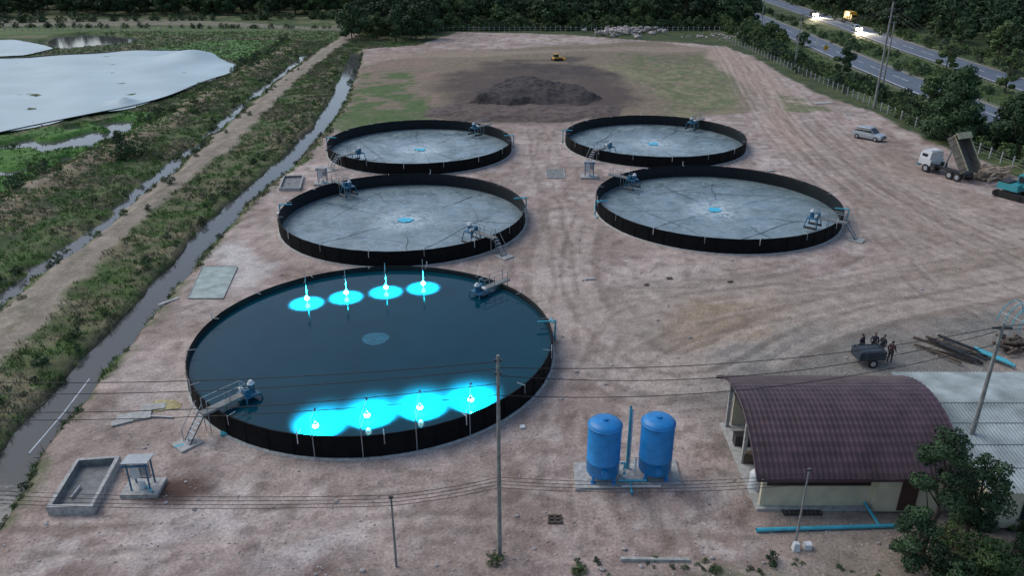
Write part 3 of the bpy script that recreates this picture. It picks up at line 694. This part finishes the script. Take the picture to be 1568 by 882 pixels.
for u,v,a,l,w,m in((205,640,.3,2.0,.9,M_conc),(236,625,.2,1.4,.7,M_conc),(187,648,.5,1.2,.5,M_conc),(240,640,-.1,2.2,.08,M_steel),(258,462,.9,1.8,.3,M_conc),(1260,158,.2,3.4,1.2,M_conc),(800,655,.3,.3,.3,M_white),(903,428,.2,.9,.35,M_conc),(345,318,.4,1.8,.6,M_white),(355,325,-.3,1.2,.5,M_white),(430,327,.2,.9,.5,M_white),(345,665,.2,.5,.4,M_cyan),(1300,175,.1,1.5,.8,M_conc),(1025,427,.1,.5,.3,M_brownw),(990,437,.4,.4,.2,M_brownw),(1118,432,.2,.5,.2,M_brownw),(540,690,.1,.3,.2,M_white),(275,685,.4,.5,.2,M_cyan),(1180,262,.3,1,.4,M_conc),(700,395,.3,.5,.4,M_conc)):
    x,y_=G(u,v); mb.box((x,y_,tz(x,y_)+.07),(l,w,.1),m,a)
mb.obj('scattered_boards')
M_straw=mat('straw_mat',(.38,.34,.17),.9,var=.4,sc=6)
x,y_=G(252,622); mb=MB(); vs=[(0,0,.12)]+[((1.1+random.uniform(-.25,.2))*math.cos(k*.3),(.7+random.uniform(-.2,.15))*math.sin(k*.3),.05) for k in range(21)]
mb.add(vs,[(0,k+1,(k+1)%21+1) for k in range(21)],M_straw); mb.obj('straw_mat',(x,y_,0))
def pipe(name,pts,r,m):
    mb=MB(); mb.tube(pts,r,m,8); mb.obj(name)
a=G(45,698);b_=G(138,583); pipe('white_pipe',[(a[0],a[1],.12),((a[0]+b_[0])/2+.1,(a[1]+b_[1])/2,.1),(b_[0],b_[1],.12)],.05,M_white)
a=G(1158,815);b_=G(1372,808); pipe('cyan_pipe',[(a[0],a[1],.12),(b_[0],b_[1],.12)],.11,M_cyan)
a=G(1320,775);b_=G(1345,808); pipe('cyan_pipe',[(a[0],a[1],.35),(b_[0],b_[1],.15)],.08,M_cyan)
a=G(950,858);b_=G(1056,861); mb=MB(); mb.box(((a[0]+b_[0])/2,(a[1]+b_[1])/2,.08),(b_[0]-a[0],.16,.16),M_conc,-.02); mb.obj('concrete_beam')
x,y_=G(850,797); mb=MB(); 
for dx in(-.32,0,.32): mb.box((dx,0,.06),(.08,.6,.1),M_brownw)
for dy in(-.27,0,.27): mb.box((0,dy,.065),(.72,.08,.09),M_brownw)
mb.box((0,0,.035),(.6,.5,.02),M_dark); mb.obj('drain_grate',(x,y_,0))
x,y_=G(1226,783); mb=MB(); mb.box((0,0,.06),(2.0,.75,.06),M_dark)
for k in range(9): mb.box((-.9+.225*k,0,.1),(.06,.7,.04),M_brownw)
mb.obj('drain_grate',(x,y_,0))
# ---------------------------------------------------------------- poles and wires
def pole(x,y_,h,r=.14,arms=((-.4,1.6),),nm='utility_pole'):
    mb=MB(); mb.cyl((0,0,-.3),(0,0,h),r*1.15,M_wood,r*.7,10)
    for dz,w in arms:
        mb.box((0,0,h+dz),(w,.08,.08),M_dark); k=.05 if w>1 else .022
        for s in(-1,-.35,.35,1): mb.cyl((s*w*.46,0,h+dz+.04),(s*w*.46,0,h+dz+k*4),k,M_steel,k*.6,6)
        if w>1: mb.tube([(w*.35,0,h+dz),(0,0,h+dz-.5)],.025,M_dark)
    mb.obj(nm,(x,y_,0))
pole(-.6,29.7,11.0,.1,((-.25,.3),(-.9,.3)))
pole(*G(607,868),4.2,.06,((-.1,.2),)); pole(*G(1217,838),4.7,.055,((-.1,.2),)); pole(24.4,35.2,9.8,.12,((-.3,1.0),))
x,y_=G(1217,840); mb=MB(); mb.box((0,0,.2),(.35,.35,.45),M_white,0,.7); mb.box((.6,.1,.15),(.35,.3,.3),M_white); mb.obj('white_bucket',(x,y_-.1,0))
pole(61.8,136.2,17.2,.2,((-1.2,2.4),(-2.4,2.2),(-5,1.6))); pole(63.7,183.6,11.2,.16,((-.3,2.0),(-1.2,1.6))); pole(68,148,13,.16,((-.3,2.0),)); pole(72,240,12,.16,((-.3,2.0),))
pole(93,146,11,.12,((-.2,1.2),)); pole(66,100,11,.14,((-.2,1.6),))
def wire(name,a,b_,sag,r=.018,n=22):
    a=Vector(a);b_=Vector(b_); pts=[]
    for i in range(n+1):
        t=i/n; p=a.lerp(b_,t); p.z-=sag*4*t*(1-t); pts.append(tuple(p))
    mb=MB(); mb.tube(pts,r,M_wire,5); return mb.obj(name)
for z,yo,zl,sg in((10.7,0,10.2,1.2),(10.3,.1,9.5,1.3),(9.6,0,8.8,1.5),(9.0,.05,7.9,1.2)):
    wire('power_line',(-.6,29.7+yo,z),(-42,31+yo,zl),sg)
wire('power_line',(-.6,29.7,10.4),(24.4,35.2,9.6),.8); wire('power_line',(-.6,29.7,10.0),(24.2,35.2,9.3),1.2); wire('power_line',(-.6,29.7,9.0),(24.4,35.2,8.6),1.1)
wire('power_line',(24.4,35.2,9.6),(60,44,11),1.0);wire('power_line',(24.2,35.2,9.4),(60,43,10.6),1.2)
for z,zl in((4.6,3.6),(4.4,3.3),(4.2,3.0),(4.0,2.75)):
    wire('telephone_line',(-.6,29.7,z),(-5.5,28.8,z-.3),.1,.014); wire('telephone_line',(-5.5,28.8,z-.3),(-34,31,zl),.5,.014); wire('telephone_line',(-.6,29.7,z),(13.8,30.2,z-.2),.35,.012)
for dx in(-1,0,1):
    wire('power_line',(61.8+dx,136.2,16),(63.7+dx*.9,183.6,11),1.5,.025); wire('power_line',(61.8+dx,136.2,16),(66+dx,100,10.8),1.5,.025)
mb=MB()
for i in range(len(FENCE)-1):
    d=math.dist(FENCE[i],FENCE[i+1]); n=int(d/2.2)
    for k in range(n):
        t=k/n; x=FENCE[i][0]+(FENCE[i+1][0]-FENCE[i][0])*t; y_=FENCE[i][1]+(FENCE[i+1][1]-FENCE[i][1])*t
        mb.box((x,y_,.75),(.14,.14,1.6+random.uniform(-.1,.1)),M_conc)
    for z in(.4,.8,1.25): mb.tube([(FENCE[i][0],FENCE[i][1],z),(FENCE[i+1][0],FENCE[i+1][1],z)],.012,M_steel,4)
mb.obj('post_and_wire_fence')
mb=MB()
for i in range(60): 
    x=-24+i*1.55; y_=251.5+math.sin(i*.3)*.6; mb.box((x,y_,.7),(.14,.14,1.5),M_conc)
for z in(.5,1.1): mb.tube([(-24,251.5,z),(67.5,251.5,z)],.02,M_steel,4)
mb.obj('post_and_wire_fence')
mb=MB()
for i in range(70): x=-170+i*1.75; mb.box((x,252+(i*.03),.6),(.14,.14,1.5),M_conc)
mb.obj('post_and_wire_fence')
# ---------------------------------------------------------------- mounds
def mound(name,poly,h,mt,res=44,rough=.5):
    xs_=[p[0] for p in poly]; ys_=[p[1] for p in poly]
    X_,Y_=np.meshgrid(np.linspace(min(xs_),max(xs_),res),np.linspace(min(ys_),max(ys_),res))
    wx=X_+(fbm(X_,Y_,3,41)-.5)*3; wy=Y_+(fbm(X_,Y_,3,42)-.5)*3
    d=segd(wx,wy,poly,True); ins=inside(wx,wy,poly); m=np.where(ins,sm(d,0,min(4,max(d[ins]))),0)
    z=m*h*(.35+1.1*fbm(X_,Y_,5,3)**1.3)+m*(fbm(X_,Y_,1.2,8)-.5)*rough-.15*(1-m)
    idx=np.arange(res*res).reshape(res,res)
    Fq=np.stack([idx[:-1,:-1].ravel(),idx[:-1,1:].ravel(),idx[1:,1:].ravel(),idx[1:,:-1].ravel()],-1)
    me=npmesh(name,np.stack([X_.ravel(),Y_.ravel(),z.ravel()],-1),Fq,mt); me.polygons.foreach_set('use_smooth',np.ones(len(Fq),bool)); link(bpy.data.objects.new(name,me))
mound('dark_soil_mound',pxl([(700,165),(735,135),(790,120),(840,128),(890,136),(930,150),(905,162),(850,160),(790,170)]),1.8,M_mud,100,.6)
mound('brown_soil_mound',pxl([(640,165),(720,150),(860,160),(970,160),(955,180),(860,190),(700,188),(640,180)]),.6,mat('brown_soil',C(98,84,78),.95,var=.4,sc=1.0,bump=1,bsc=3),100,.5)
mb=MB()
for i in range(170):
    x,y_=G(random.gauss(955,22),random.gauss(50,2.5)); s=random.uniform(.3,1.1); mb.ell((x,y_,s*.4+max(0,random.gauss(.4,.4))),(s,s*.8,s*.6),M_rock,6,.2)
mb.obj('rock_pile')
mb=MB()
for i in range(60):
    x,y_=G(random.gauss(1100,25),random.gauss(55,2)); s=random.uniform(.2,.5); mb.ell((x,y_,s*.3),(s,s*.8,s*.6),M_rock,6,.2)
mb.obj('rubble_pile')
# ---------------------------------------------------------------- shed with arched roof
e=bpy.data.objects.new('arched_roof_shed',None); link(e)
X0,X1=12.3,22.9; Ya,Yb=32.3,41.3; Za,Zb=2.45,3.1; SAG=1.75
def rz_(t): return Za+(Zb-Za)*t+SAG*4*t*(1-t)
nxr=int((X1-X0)/.09); nyr=40; vs=[];fs=[]
for j in range(nyr+1):
    t=j/nyr
    for i in range(nxr+1):
        vs.append((X0+(X1-X0)*i/nxr,Ya+(Yb-Ya)*t,rz_(t)+(.022 if i%3==0 else 0)+.035*(j%2)))
for j in range(nyr):
    for i in range(nxr): a=j*(nxr+1)+i; fs.append((a,a+1,a+nxr+2,a+nxr+1))
mb=MB(); mb.add(vs,fs,M_roof); mb.obj('roof',parent=e)
mb=MB()
for xx in(X0,X1): mb.tube([(xx,Ya+(Yb-Ya)*k/14,rz_(k/14)-.06) for k in range(15)],.06,M_roof,6)
for yy,zz in((Ya,Za),(Yb,Zb)): mb.box(((X0+X1)/2,yy,zz-.08),(X1-X0,.05,.12),M_roof)
for k in range(5):
    xx=X0+.7+k*2.4; mb.tube([(xx,Ya+(Yb-Ya)*q/10,rz_(q/10)-.18) for q in range(11)],.05,M_dark,5); mb.tube([(xx,Ya+.6,2.5),(xx,Yb-.6,2.9)],.04,M_dark,5)
mb.obj('trusses',parent=e)
mb=MB(); mb.box(((X0+X1)/2+.3,36.8,.08),(X1-X0-.2,7.9,.16),M_conc)
for xx,yy in((13.0,40.4),(13.0,36.8),(17.5,40.4),(22.3,40.4)): mb.box((xx,yy,1.6),(.2,.2,3.1),M_conc)
mb.box((15.8,33.2,.75),(5.6,.16,1.3),M_cream)
mb.box((15.8,33.2,2.0),(5.6,.08,1.2),M_louv)
for k in range(7): mb.box((15.8,33.12,1.5+k*.17),(5.5,.06,.05),M_roof)
for xx in(13.0,18.6): mb.box((xx,33.2,1.35),(.22,.24,2.5),M_cream)
mb.box((20.5,34.2,1.35),(3.6,3.0,2.5),M_cream); mb.box((20.3,32.68,1.2),(.9,.06,2.0),M_louv); 
mb.box((22.2,37.5,1.5),(.14,6,2.8),M_cream); mb.box((17.8,40.6,1.5),(9,.12,2.8),M_cream)
mb.obj('walls',parent=e)
mb=MB(); mb.rev((13.1,34.6,.16),[(.35,0),(.36,.9),(.25,1.05),(.02,1.1)],M_white,16); mb.box((13.4,38.6,.5),(.9,.6,.7),M_dark); mb.box((14.6,37.5,.5),(1.2,.8,.7),M_steel); mb.box((13.3,36.9,.45),(.6,.5,.6),M_brownw)
mb.obj('stored_equipment',parent=e)
e=bpy.data.objects.new('sheet_roof_building',None); link(e)
gx0,gx1,gy0,gy1=23.1,40,30.9,42.0; vs=[];fs=[]; n=int((gx1-gx0)/.1)
def gz(t): return 2.7+.75*(1-abs(t-.62)/.62)
rows=[0,.155,.31,.465,.62,.81,1]
for j,t in enumerate(rows):
    for i in range(n+1): vs.append((gx0+(gx1-gx0)*i/n,gy0+(gy1-gy0)*t,gz(t)+(.04 if i%2 else 0)))
for j in range(len(rows)-1):
    for i in range(n): a=j*(n+1)+i; fs.append((a,a+1,a+n+2,a+n+1))
mb=MB(); mb.add(vs,fs,M_groof)
for j in(1,2,3,4): 
    t=rows[j]; mb.box(((gx0+gx1)/2,gy0+(gy1-gy0)*t,gz(t)+.045),(gx1-gx0,.04,.02),M_concd)
mb.obj('roof',parent=e)
mb=MB(); mb.box((31.6,36.5,1.35),(16.4,10.2,2.4),M_cream); mb.box((26,31.36,1.3),(1.4,.08,1.1),M_glass); mb.box((29,31.36,1.1),(.9,.08,2.0),M_louv); mb.obj('walls',parent=e)
# ---------------------------------------------------------------- foreground trees
def near_tree(name,x,y_,h,cr,nl,ls,lm,k,c0,conic=False):
    o=make_tree(name,h,cr,nl,ls,lm,k=k,c0=c0,conic=conic); o.location=(x,y_,0)
near_tree('broadleaf_tree',19.7,29.6,7.6,1.35,4800,.085,M_leaf,16,.5)
near_tree('broadleaf_tree',18.5,28.6,4.0,1.2,4200,.08,M_leaf,14,.22)
near_tree('broadleaf_tree',22.2,30.2,5.6,1.45,5600,.085,M_leaf,15,.3)
near_tree('broadleaf_tree',21.6,27.6,2.9,1.4,4000,.085,M_leaf2,10,.2); near_tree('broadleaf_tree',19.8,26.9,2.3,1.3,3500,.085,M_leaf,10,.2)
near_tree('roadside_tree',63.2,113,11,4.8,11000,.24,M_leaf,22,.12,True)
near_tree('roadside_tree',69,108,8,3.6,6000,.26,M_leaf,12,.15); near_tree('roadside_tree',95,178,6.5,2.6,2500,.24,M_leaf2,9,.15); near_tree('roadside_tree',92,150,8.5,2,2500,.22,M_leaf2,9,.15)
near_tree('roadside_tree',70,172,6,2.5,2500,.22,M_leaf,9,.15); near_tree('roadside_tree',69,132,6.5,3,3500,.22,M_leaf2,11,.12)
# ---------------------------------------------------------------- vehicles
def wheel(mb,x,y_,r,w):
    s=1 if y_>0 else -1
    mb.cyl((x,y_-w/2*s,r),(x,y_+w/2*s,r),r,M_tyre,n=16); mb.cyl((x,y_+w/2*s,r),(x,y_+(w/2+.02)*s,r),r*.55,M_silver,n=12)
def loft(mb,secs,mt):
    vs=[];fs=[]
    for x,wb,zb,wt,zt in secs:
        m=(zb+zt)/2; vs+=[(x,-wb,zb),(x,wb,zb),(x,wb*1.02,m),(x,wt,zt-.05),(x,wt-.08,zt),(x,-wt+.08,zt),(x,-wt,zt-.05),(x,-wb*1.02,m)]
    for i in range(len(secs)-1):
        for k in range(8): fs.append((i*8+k,(i+1)*8+k,(i+1)*8+(k+1)%8,i*8+(k+1)%8))
    n=len(secs)-1; fs+=[tuple(range(8)),tuple(n*8+k for k in range(7,-1,-1))]
    mb.add(vs,fs,mt,False)
def car(name,x,y_,rz,paint,lights=False):
    mb=MB()
    loft(mb,[(2.25,.7,.45,.68,.7),(2.15,.82,.3,.8,.85),(1.2,.86,.28,.83,1.0),(.9,.87,.28,.85,1.05),(-1.6,.87,.28,.85,1.1),(-2.1,.84,.3,.82,1.08),(-2.25,.78,.42,.76,.95)],paint)
    loft(mb,[(1.05,.8,1.0,.78,1.08),(.35,.8,1.0,.66,1.62),(-1.6,.8,1.02,.66,1.62),(-2.1,.78,1.02,.7,1.12)],M_glass)
    loft(mb,[(.35,.68,1.58,.66,1.68),(-.6,.69,1.6,.66,1.72),(-1.65,.68,1.58,.64,1.67)],paint)
    for s in(-1,1):
        for a,b_ in(((1.05,.8,1.06),(.35,.67,1.62)),((-.5,.82,1.05),(-.5,.67,1.62)),((-1.3,.82,1.05),(-1.35,.67,1.62))): mb.tube([(a[0],s*a[1],a[2]),(b_[0],s*b_[1],b_[2])],.045,paint,5)
        mb.box((2.2,s*.58,.68),(.1,.3,.16),M_head if lights else M_white); mb.box((-2.22,s*.62,.8),(.06,.2,.25),mat('tail_lamp',(.4,.02,.02),.3)); mb.box((.75,s*.98,1.08),(.12,.2,.14),paint)
        for xx in(1.4,-1.4): wheel(mb,xx,s*.8,.34,.22)
    mb.box((2.26,0,.45),(.06,1.3,.16),M_dark); mb.box((2.24,0,.7),(.05,.7,.12),M_dark)
    o=mb.obj(name,(x,y_,.12 if lights else .02),rz)
    if lights:
        for s in(-1,1):
            g=MB(); g.ell((2.32,s*.6,.72),(.14,.45,.4),M_head,10); g.obj('headlight_bloom',parent=o)  # oversized glowing ellipsoids added to stand for lamp bloom
        for hh_,en,ang_ in((.9,22000,-80),(.9,13000,-62)):
            L=bpy.data.lights.new('beam','SPOT'); L.energy=en; L.color=(1,.85,.6); L.spot_size=math.radians(80); L.spot_blend=.8; L.shadow_soft_size=.3
            lo=bpy.data.objects.new('beam',L); link(lo); lo.parent=o; lo.location=(2.7,0,hh_); lo.rotation_euler=(0,math.radians(ang_),0)
    return o
x,y_=G(1330,213); car('parked_car',x,y_,math.radians(-52),M_silver)
car('car_with_headlights',104.5,252,math.radians(-92),M_silver,True); car('car_with_headlights',107.5,298,math.radians(-92),M_dark,True)
mb=MB(); mb.box((0,0,1.8),(5.2,2.3,2.4),M_yel); mb.box((3.4,0,1.4),(1.5,2.1,1.9),M_yel,top=.92); mb.box((4.1,0,1.8),(.1,1.7,.7),M_glass)
for xx in(-1.7,3.2):
    for s in(-1,1): wheel(mb,xx,s*1.0,.5,.3)
mb.box((0,0,.6),(7,1,.2),M_dark); mb.obj('yellow_truck',(114.5,283,0),math.radians(-92))
mb=MB(); mb.cyl((0,0,0),(0,0,2.6),.05,M_steel); R=Matrix.Rotation(math.pi/4,4,'Y'); mb.box((0,-.08,2.6),(1.1,.04,1.1),M_yel,R=R); mb.box((0,-.105,2.6),(.12,.02,.6),M_dark); mb.obj('traffic_sign',(73.9,193.6,0))
# dump truck with raised bed (local +x = forward)
M_tip=mat('dump_bed_grey',(.12,.115,.10),.7,var=.35); M_tipy=mat('dump_bed_yellow',(.36,.34,.22),.6,var=.3)
mb=MB(); mb.box((0,0,.85),(6.6,.8,.25),M_dark)
for xx in(2.3,-1.2,-2.3):
    for s in(-1,1): wheel(mb,xx,s*.95,.52,.32)
mb.box((2.6,0,1.25),(1.8,2.2,.7),M_white); 
loft(mb,[(3.5,1.08,.9,1.08,1.65),(3.45,1.08,.9,1.0,2.35),(3.2,1.08,.9,.98,2.6),(1.9,1.08,.9,.98,2.6)],M_white)
mb.box((3.52,0,2.0),(.04,1.8,.6),M_glass); mb.box((2.75,1.06,2.0),(.8,.04,.55),M_glass); mb.box((2.75,-1.06,2.0),(.8,.04,.55),M_glass); mb.box((3.56,0,.8),(.2,2.2,.35),M_teal); mb.box((2.6,0,2.66),(1.0,1.8,.08),M_white)
for s in(-1,1): mb.box((1.4,s*.9,1.0),(.7,.4,.5),M_dark)
ang=math.radians(52); R=Matrix.Translation((-2.7,0,1.15))@Matrix.Rotation(-ang,4,'Y'); old=mb.M; mb.M=R
mb.box((2.2,0,0),(4.6,2.3,.12),M_tip); 
for s in(-1,1):
    mb.box((2.2,s*1.14,.55),(4.6,.08,1.0),M_tip)
    for k in range(6): mb.box((.3+k*.78,s*1.21,.55),(.1,.06,1.0),M_tip)
    mb.box((2.2,s*1.14,1.09),(4.6,.12,.1),M_tipy)
mb.box((4.47,0,.65),(.1,2.3,1.4),M_tipy); mb.box((4.2,0,1.4),(.8,2.3,.08),M_tipy); 
mb.M=old; mb.cyl((.6,0,.9),(.0,0,3.2),.12,M_steel)
mb.obj('dump_truck',(53.6,95.0,0),math.radians(112))
mb=MB()
for i in range(90):
    x,y_=G(random.gauss(1514,13),random.gauss(271,4)); a=random.uniform(-.5,.5)+.2; l=random.uniform(.5,1.4); z=random.uniform(.15,1.0)
    mb.cyl((x-math.cos(a)*l,y_-math.sin(a)*l,z),(x+math.cos(a)*l,y_+math.sin(a)*l,z+random.uniform(-.2,.2)),random.uniform(.08,.16),mat('cut_logs',(.36,.28,.2),.85,var=.4,sc=1),n=7)
mb.obj('log_pile')
# excavator
x,y_=G(1552,303); mb=MB()
for s in(-1,1):
    mb.box((0,s*1.0,.42),(3.0,.5,.6),M_tyre); mb.cyl((-1.5,s*1.0-.25,.42),(-1.5,s*1.0+.25,.42),.36,M_tyre,n=12); mb.cyl((1.5,s*1.0-.25,.42),(1.5,s*1.0+.25,.42),.36,M_tyre,n=12)
mb.cyl((0,0,.6),(0,0,.95),.6,M_dark); mb.box((-.5,0,1.3),(2.4,2.0,.7),M_teal,top=.9); mb.box((-1.0,0,1.72),(1.0,1.6,.2),M_dark); mb.box((.4,.6,2.0),(1.2,.9,1.3),M_teal,top=.9); mb.box((1.0,.6,2.1),(.06,.7,.8),M_glass); mb.box((.4,.14,2.15),(.8,.05,.7),M_glass); mb.box((.4,1.05,2.15),(.8,.05,.7),M_glass)
mb.tube([(.8,-.2,1.4),(2.4,-.2,3.3),(4.0,-.2,2.7)],.18,M_teal,6); mb.tube([(4.0,-.2,2.7),(4.3,-.2,1.0)],.14,M_teal,6); mb.box((4.1,-.2,.7),(.6,.8,.6),M_dark,top=.7)
mb.tube([(1.2,-.2,1.3),(2.2,-.2,2.7)],.08,M_steel,6)
mb.obj('excavator',(x,y_,0),math.radians(-60))
x,y_=G(853,92); mb=MB(); mb.box((0,0,.9),(2.6,1.4,.7),M_yel,top=.9); mb.box((-.4,0,1.7),(1.2,1.2,1.1),M_dark,top=.9); mb.box((-.4,0,2.3),(1.4,1.4,.1),M_yel)
for s in(-1,1): mb.box((0,s*.85,.4),(2.6,.4,.7),M_tyre); mb.tube([(.4,s*.6,.9),(1.8,s*.6,.4)],.1,M_yel)
mb.box((2.0,0,.5),(.12,2.4,.8),M_yel); o=mb.obj('yellow_bulldozer',(x,y_,0),.4); o.scale=(.85,.85,.65)
x,y_=G(1327,556); mb=MB(); mb.box((0,0,.55),(1.9,1.2,.1),M_dark); M_tarp=mat('dark_tarp',(.03,.045,.06),.7,var=.3)
for s in(-1,1): mb.box((0,s*.6,.85),(1.9,.06,.6),M_tarp); mb.box((s*.93,0,.85),(.06,1.2,.6),M_tarp); wheel(mb,0,s*.72,.34,.14)
mb.box((0,0,.98),(1.75,1.1,.35),M_tarp,top=.85); mb.tube([(.9,0,.6),(1.9,0,.75),(1.9,-.4,.9)],.03,M_steel); mb.obj('farm_cart',(x,y_,0),.1)
mb=MB()
for i in range(14):
    x,y_=G(1440+random.uniform(-14,45),540+random.uniform(-12,14)); a=random.gauss(-.95,.18); l=random.uniform(1.2,2.0)
    mb.box((x,y_,.12+.1*(i%4)),(l*2,.16,.14),M_dark if i%3 else M_brownw,a)
mb.obj('steel_beam_stack')
mb=MB()
for i in range(5):
    a=P(1492+i*3,532+i*2,.4); b_=P(1543+i*3,553+i*2,.3); mb.tube([a,b_],.1,M_cyan,8)
mb.obj('cyan_pipe_stack')
mb=MB()
for i in range(40):
    x,y_=G(random.gauss(1553,12),random.gauss(535,6)); mb.cyl((x-.4,y_,.15+random.uniform(0,.6)),(x+.4,y_+random.uniform(-.3,.3),.15+random.uniform(0,.6)),.12,M_brownw,n=6)
mb.obj('firewood_pile')
x,y_=G(1572,505); mb=MB()
for k in range(6):
    mb.tube([(1.4*math.cos(math.pi*q/12),-1.5+k*.6,1.5*math.sin(math.pi*q/12)+.3) for q in range(13)],.04,M_cyan,6)
for q in(2,6,10): mb.tube([(1.4*math.cos(math.pi*q/12),-1.5,1.5*math.sin(math.pi*q/12)+.3),(1.4*math.cos(math.pi*q/12),1.5,1.5*math.sin(math.pi*q/12)+.3)],.035,M_steel,6)
mb.obj('pipe_hoop_frame',(x,y_,0),.4)
# ---------------------------------------------------------------- people
def person(x,y_,rz,shirt,pants,pose=0):
    e=bpy.data.objects.new('person',None); link(e); e.location=(x,y_,tz(x,y_)+.0); e.rotation_euler=(0,0,rz)
    def skin(name,vs,es,rs,mt):
        me=bpy.data.meshes.new(name); me.from_pydata(vs,es,[]); me.materials.append(mt); o=link(bpy.data.objects.new(name,me)); o.parent=e
        o.modifiers.new('s','SKIN')
        if me.skin_vertices:
            for i,r_ in enumerate(rs): me.skin_vertices[0].data[i].radius=(r_,r_*.85); me.skin_vertices[0].data[i].use_root=(i==0)
        o.modifiers.new('ss','SUBSURF').levels=1; o.modifiers['ss'].render_levels=1; return o
    aL=.28 if pose==1 else .05; 
    V_=[(0,0,.95),(0,0,1.15),(0,0,1.38),(0,0,1.5),(-.19,0,1.4),(-.26,.02,1.14),(-.24,-.12-aL,.98+aL*.6),(.19,0,1.4),(.26,.02,1.14),(.24,-.08,.9)]
    skin('torso',V_,[(0,1),(1,2),(2,3),(2,4),(4,5),(5,6),(2,7),(7,8),(8,9)],[.16,.15,.17,.06,.075,.055,.042,.075,.055,.042],mat('cloth_'+str(shirt),shirt,.85))
    V_=[(0,0,.93),(-.1,0,.88),(-.12,-.02 if pose else 0,.5),(-.13,.03,.09),(-.13,-.12,.05),(.1,0,.88),(.12,-.03,.5),(.14,.02,.09),(.14,-.13,.05)]
    skin('legs',V_,[(0,1),(1,2),(2,3),(3,4),(0,5),(5,6),(6,7),(7,8)],[.15,.1,.07,.05,.04,.1,.07,.05,.04],mat('cloth_'+str(pants),pants,.85))
    mb=MB(); mb.ell((0,-.01,1.62),(.078,.095,.12),M_skin,12); mb.ell((0,.02,1.66),(.088,.1,.1),M_hair,12); mb.cyl((0,0,1.46),(0,0,1.56),.055,M_skin); mb.ell((0,-.105,1.61),(.015,.02,.02),M_skin,6)
    for s in(-1,1): mb.ell((s*.08,0,1.61),(.014,.025,.035),M_skin,6); mb.ell((s*.032,-.093,1.635),(.012,.008,.008),M_hair,6)
    mb.box((0,-.098,1.565),(.045,.008,.01),M_hair)
    for cx_,cy_,cz in((-.24,-.14-aL,.95+aL*.65),(.24,-.09,.86)):
        mb.box((cx_,cy_,cz),(.035,.08,.09),M_skin)
        for k in range(4): mb.cyl((cx_,cy_-.03+.02*k,cz-.04),(cx_,cy_-.035+.02*k,cz-.11+.008*abs(k-1)),.009,M_skin,n=5)
        mb.cyl((cx_,cy_-.04,cz+.01),(cx_,cy_-.08,cz-.04),.011,M_skin,n=5)
    mb.obj('head_and_hands',parent=e)
for u,v,a,s,p,po in((1316,545,.6,(.02,.02,.03),(.02,.022,.03),1),(1335,543,-.3,(.05,.05,.06),(.015,.015,.02),0),(1348,546,-1.2,(.02,.025,.03),(.03,.03,.04),1),(1361,556,2.2,(.06,.025,.03),(.02,.02,.03),0)):
    x,y_=G(u,v); person(x,y_,a,s,p,po)
# ---------------------------------------------------------------- light, sky, camera
W=bpy.data.worlds.new('World'); S.world=W; W.use_nodes=True; nt=W.node_tree; bg=nt.nodes['Background']
sky=nt.nodes.new('ShaderNodeTexSky'); sky.sky_type='NISHITA'; sky.sun_disc=False; sky.sun_elevation=math.radians(48); sky.sun_rotation=math.radians(-60); sky.dust_density=2.0; sky.air_density=1.0; sky.ozone_density=1.3
nt.links.new(sky.outputs[0],bg.inputs[0]); bg.inputs[1].default_value=.15
L=bpy.data.lights.new('sun','SUN'); L.energy=1.25; L.angle=math.radians(45); L.color=(1,.97,.93); so=link(bpy.data.objects.new('sun',L))
el=math.radians(48)
d=Vector((math.sin(math.radians(-60))*math.cos(el),math.cos(math.radians(-60))*math.cos(el),math.sin(el)))
so.rotation_euler=(-d).to_track_quat('-Z','Y').to_euler()
cam=bpy.data.cameras.new('camera'); cam.lens=1215/1568*36; cam.clip_end=6000; co=link(bpy.data.objects.new('camera',cam)); co.location=(0,0,H0); co.rotation_euler=(math.pi/2-PITCH,0,0); S.camera=co
S.view_settings.view_transform='Standard'; S.view_settings.look='None'; S.view_settings.exposure=0
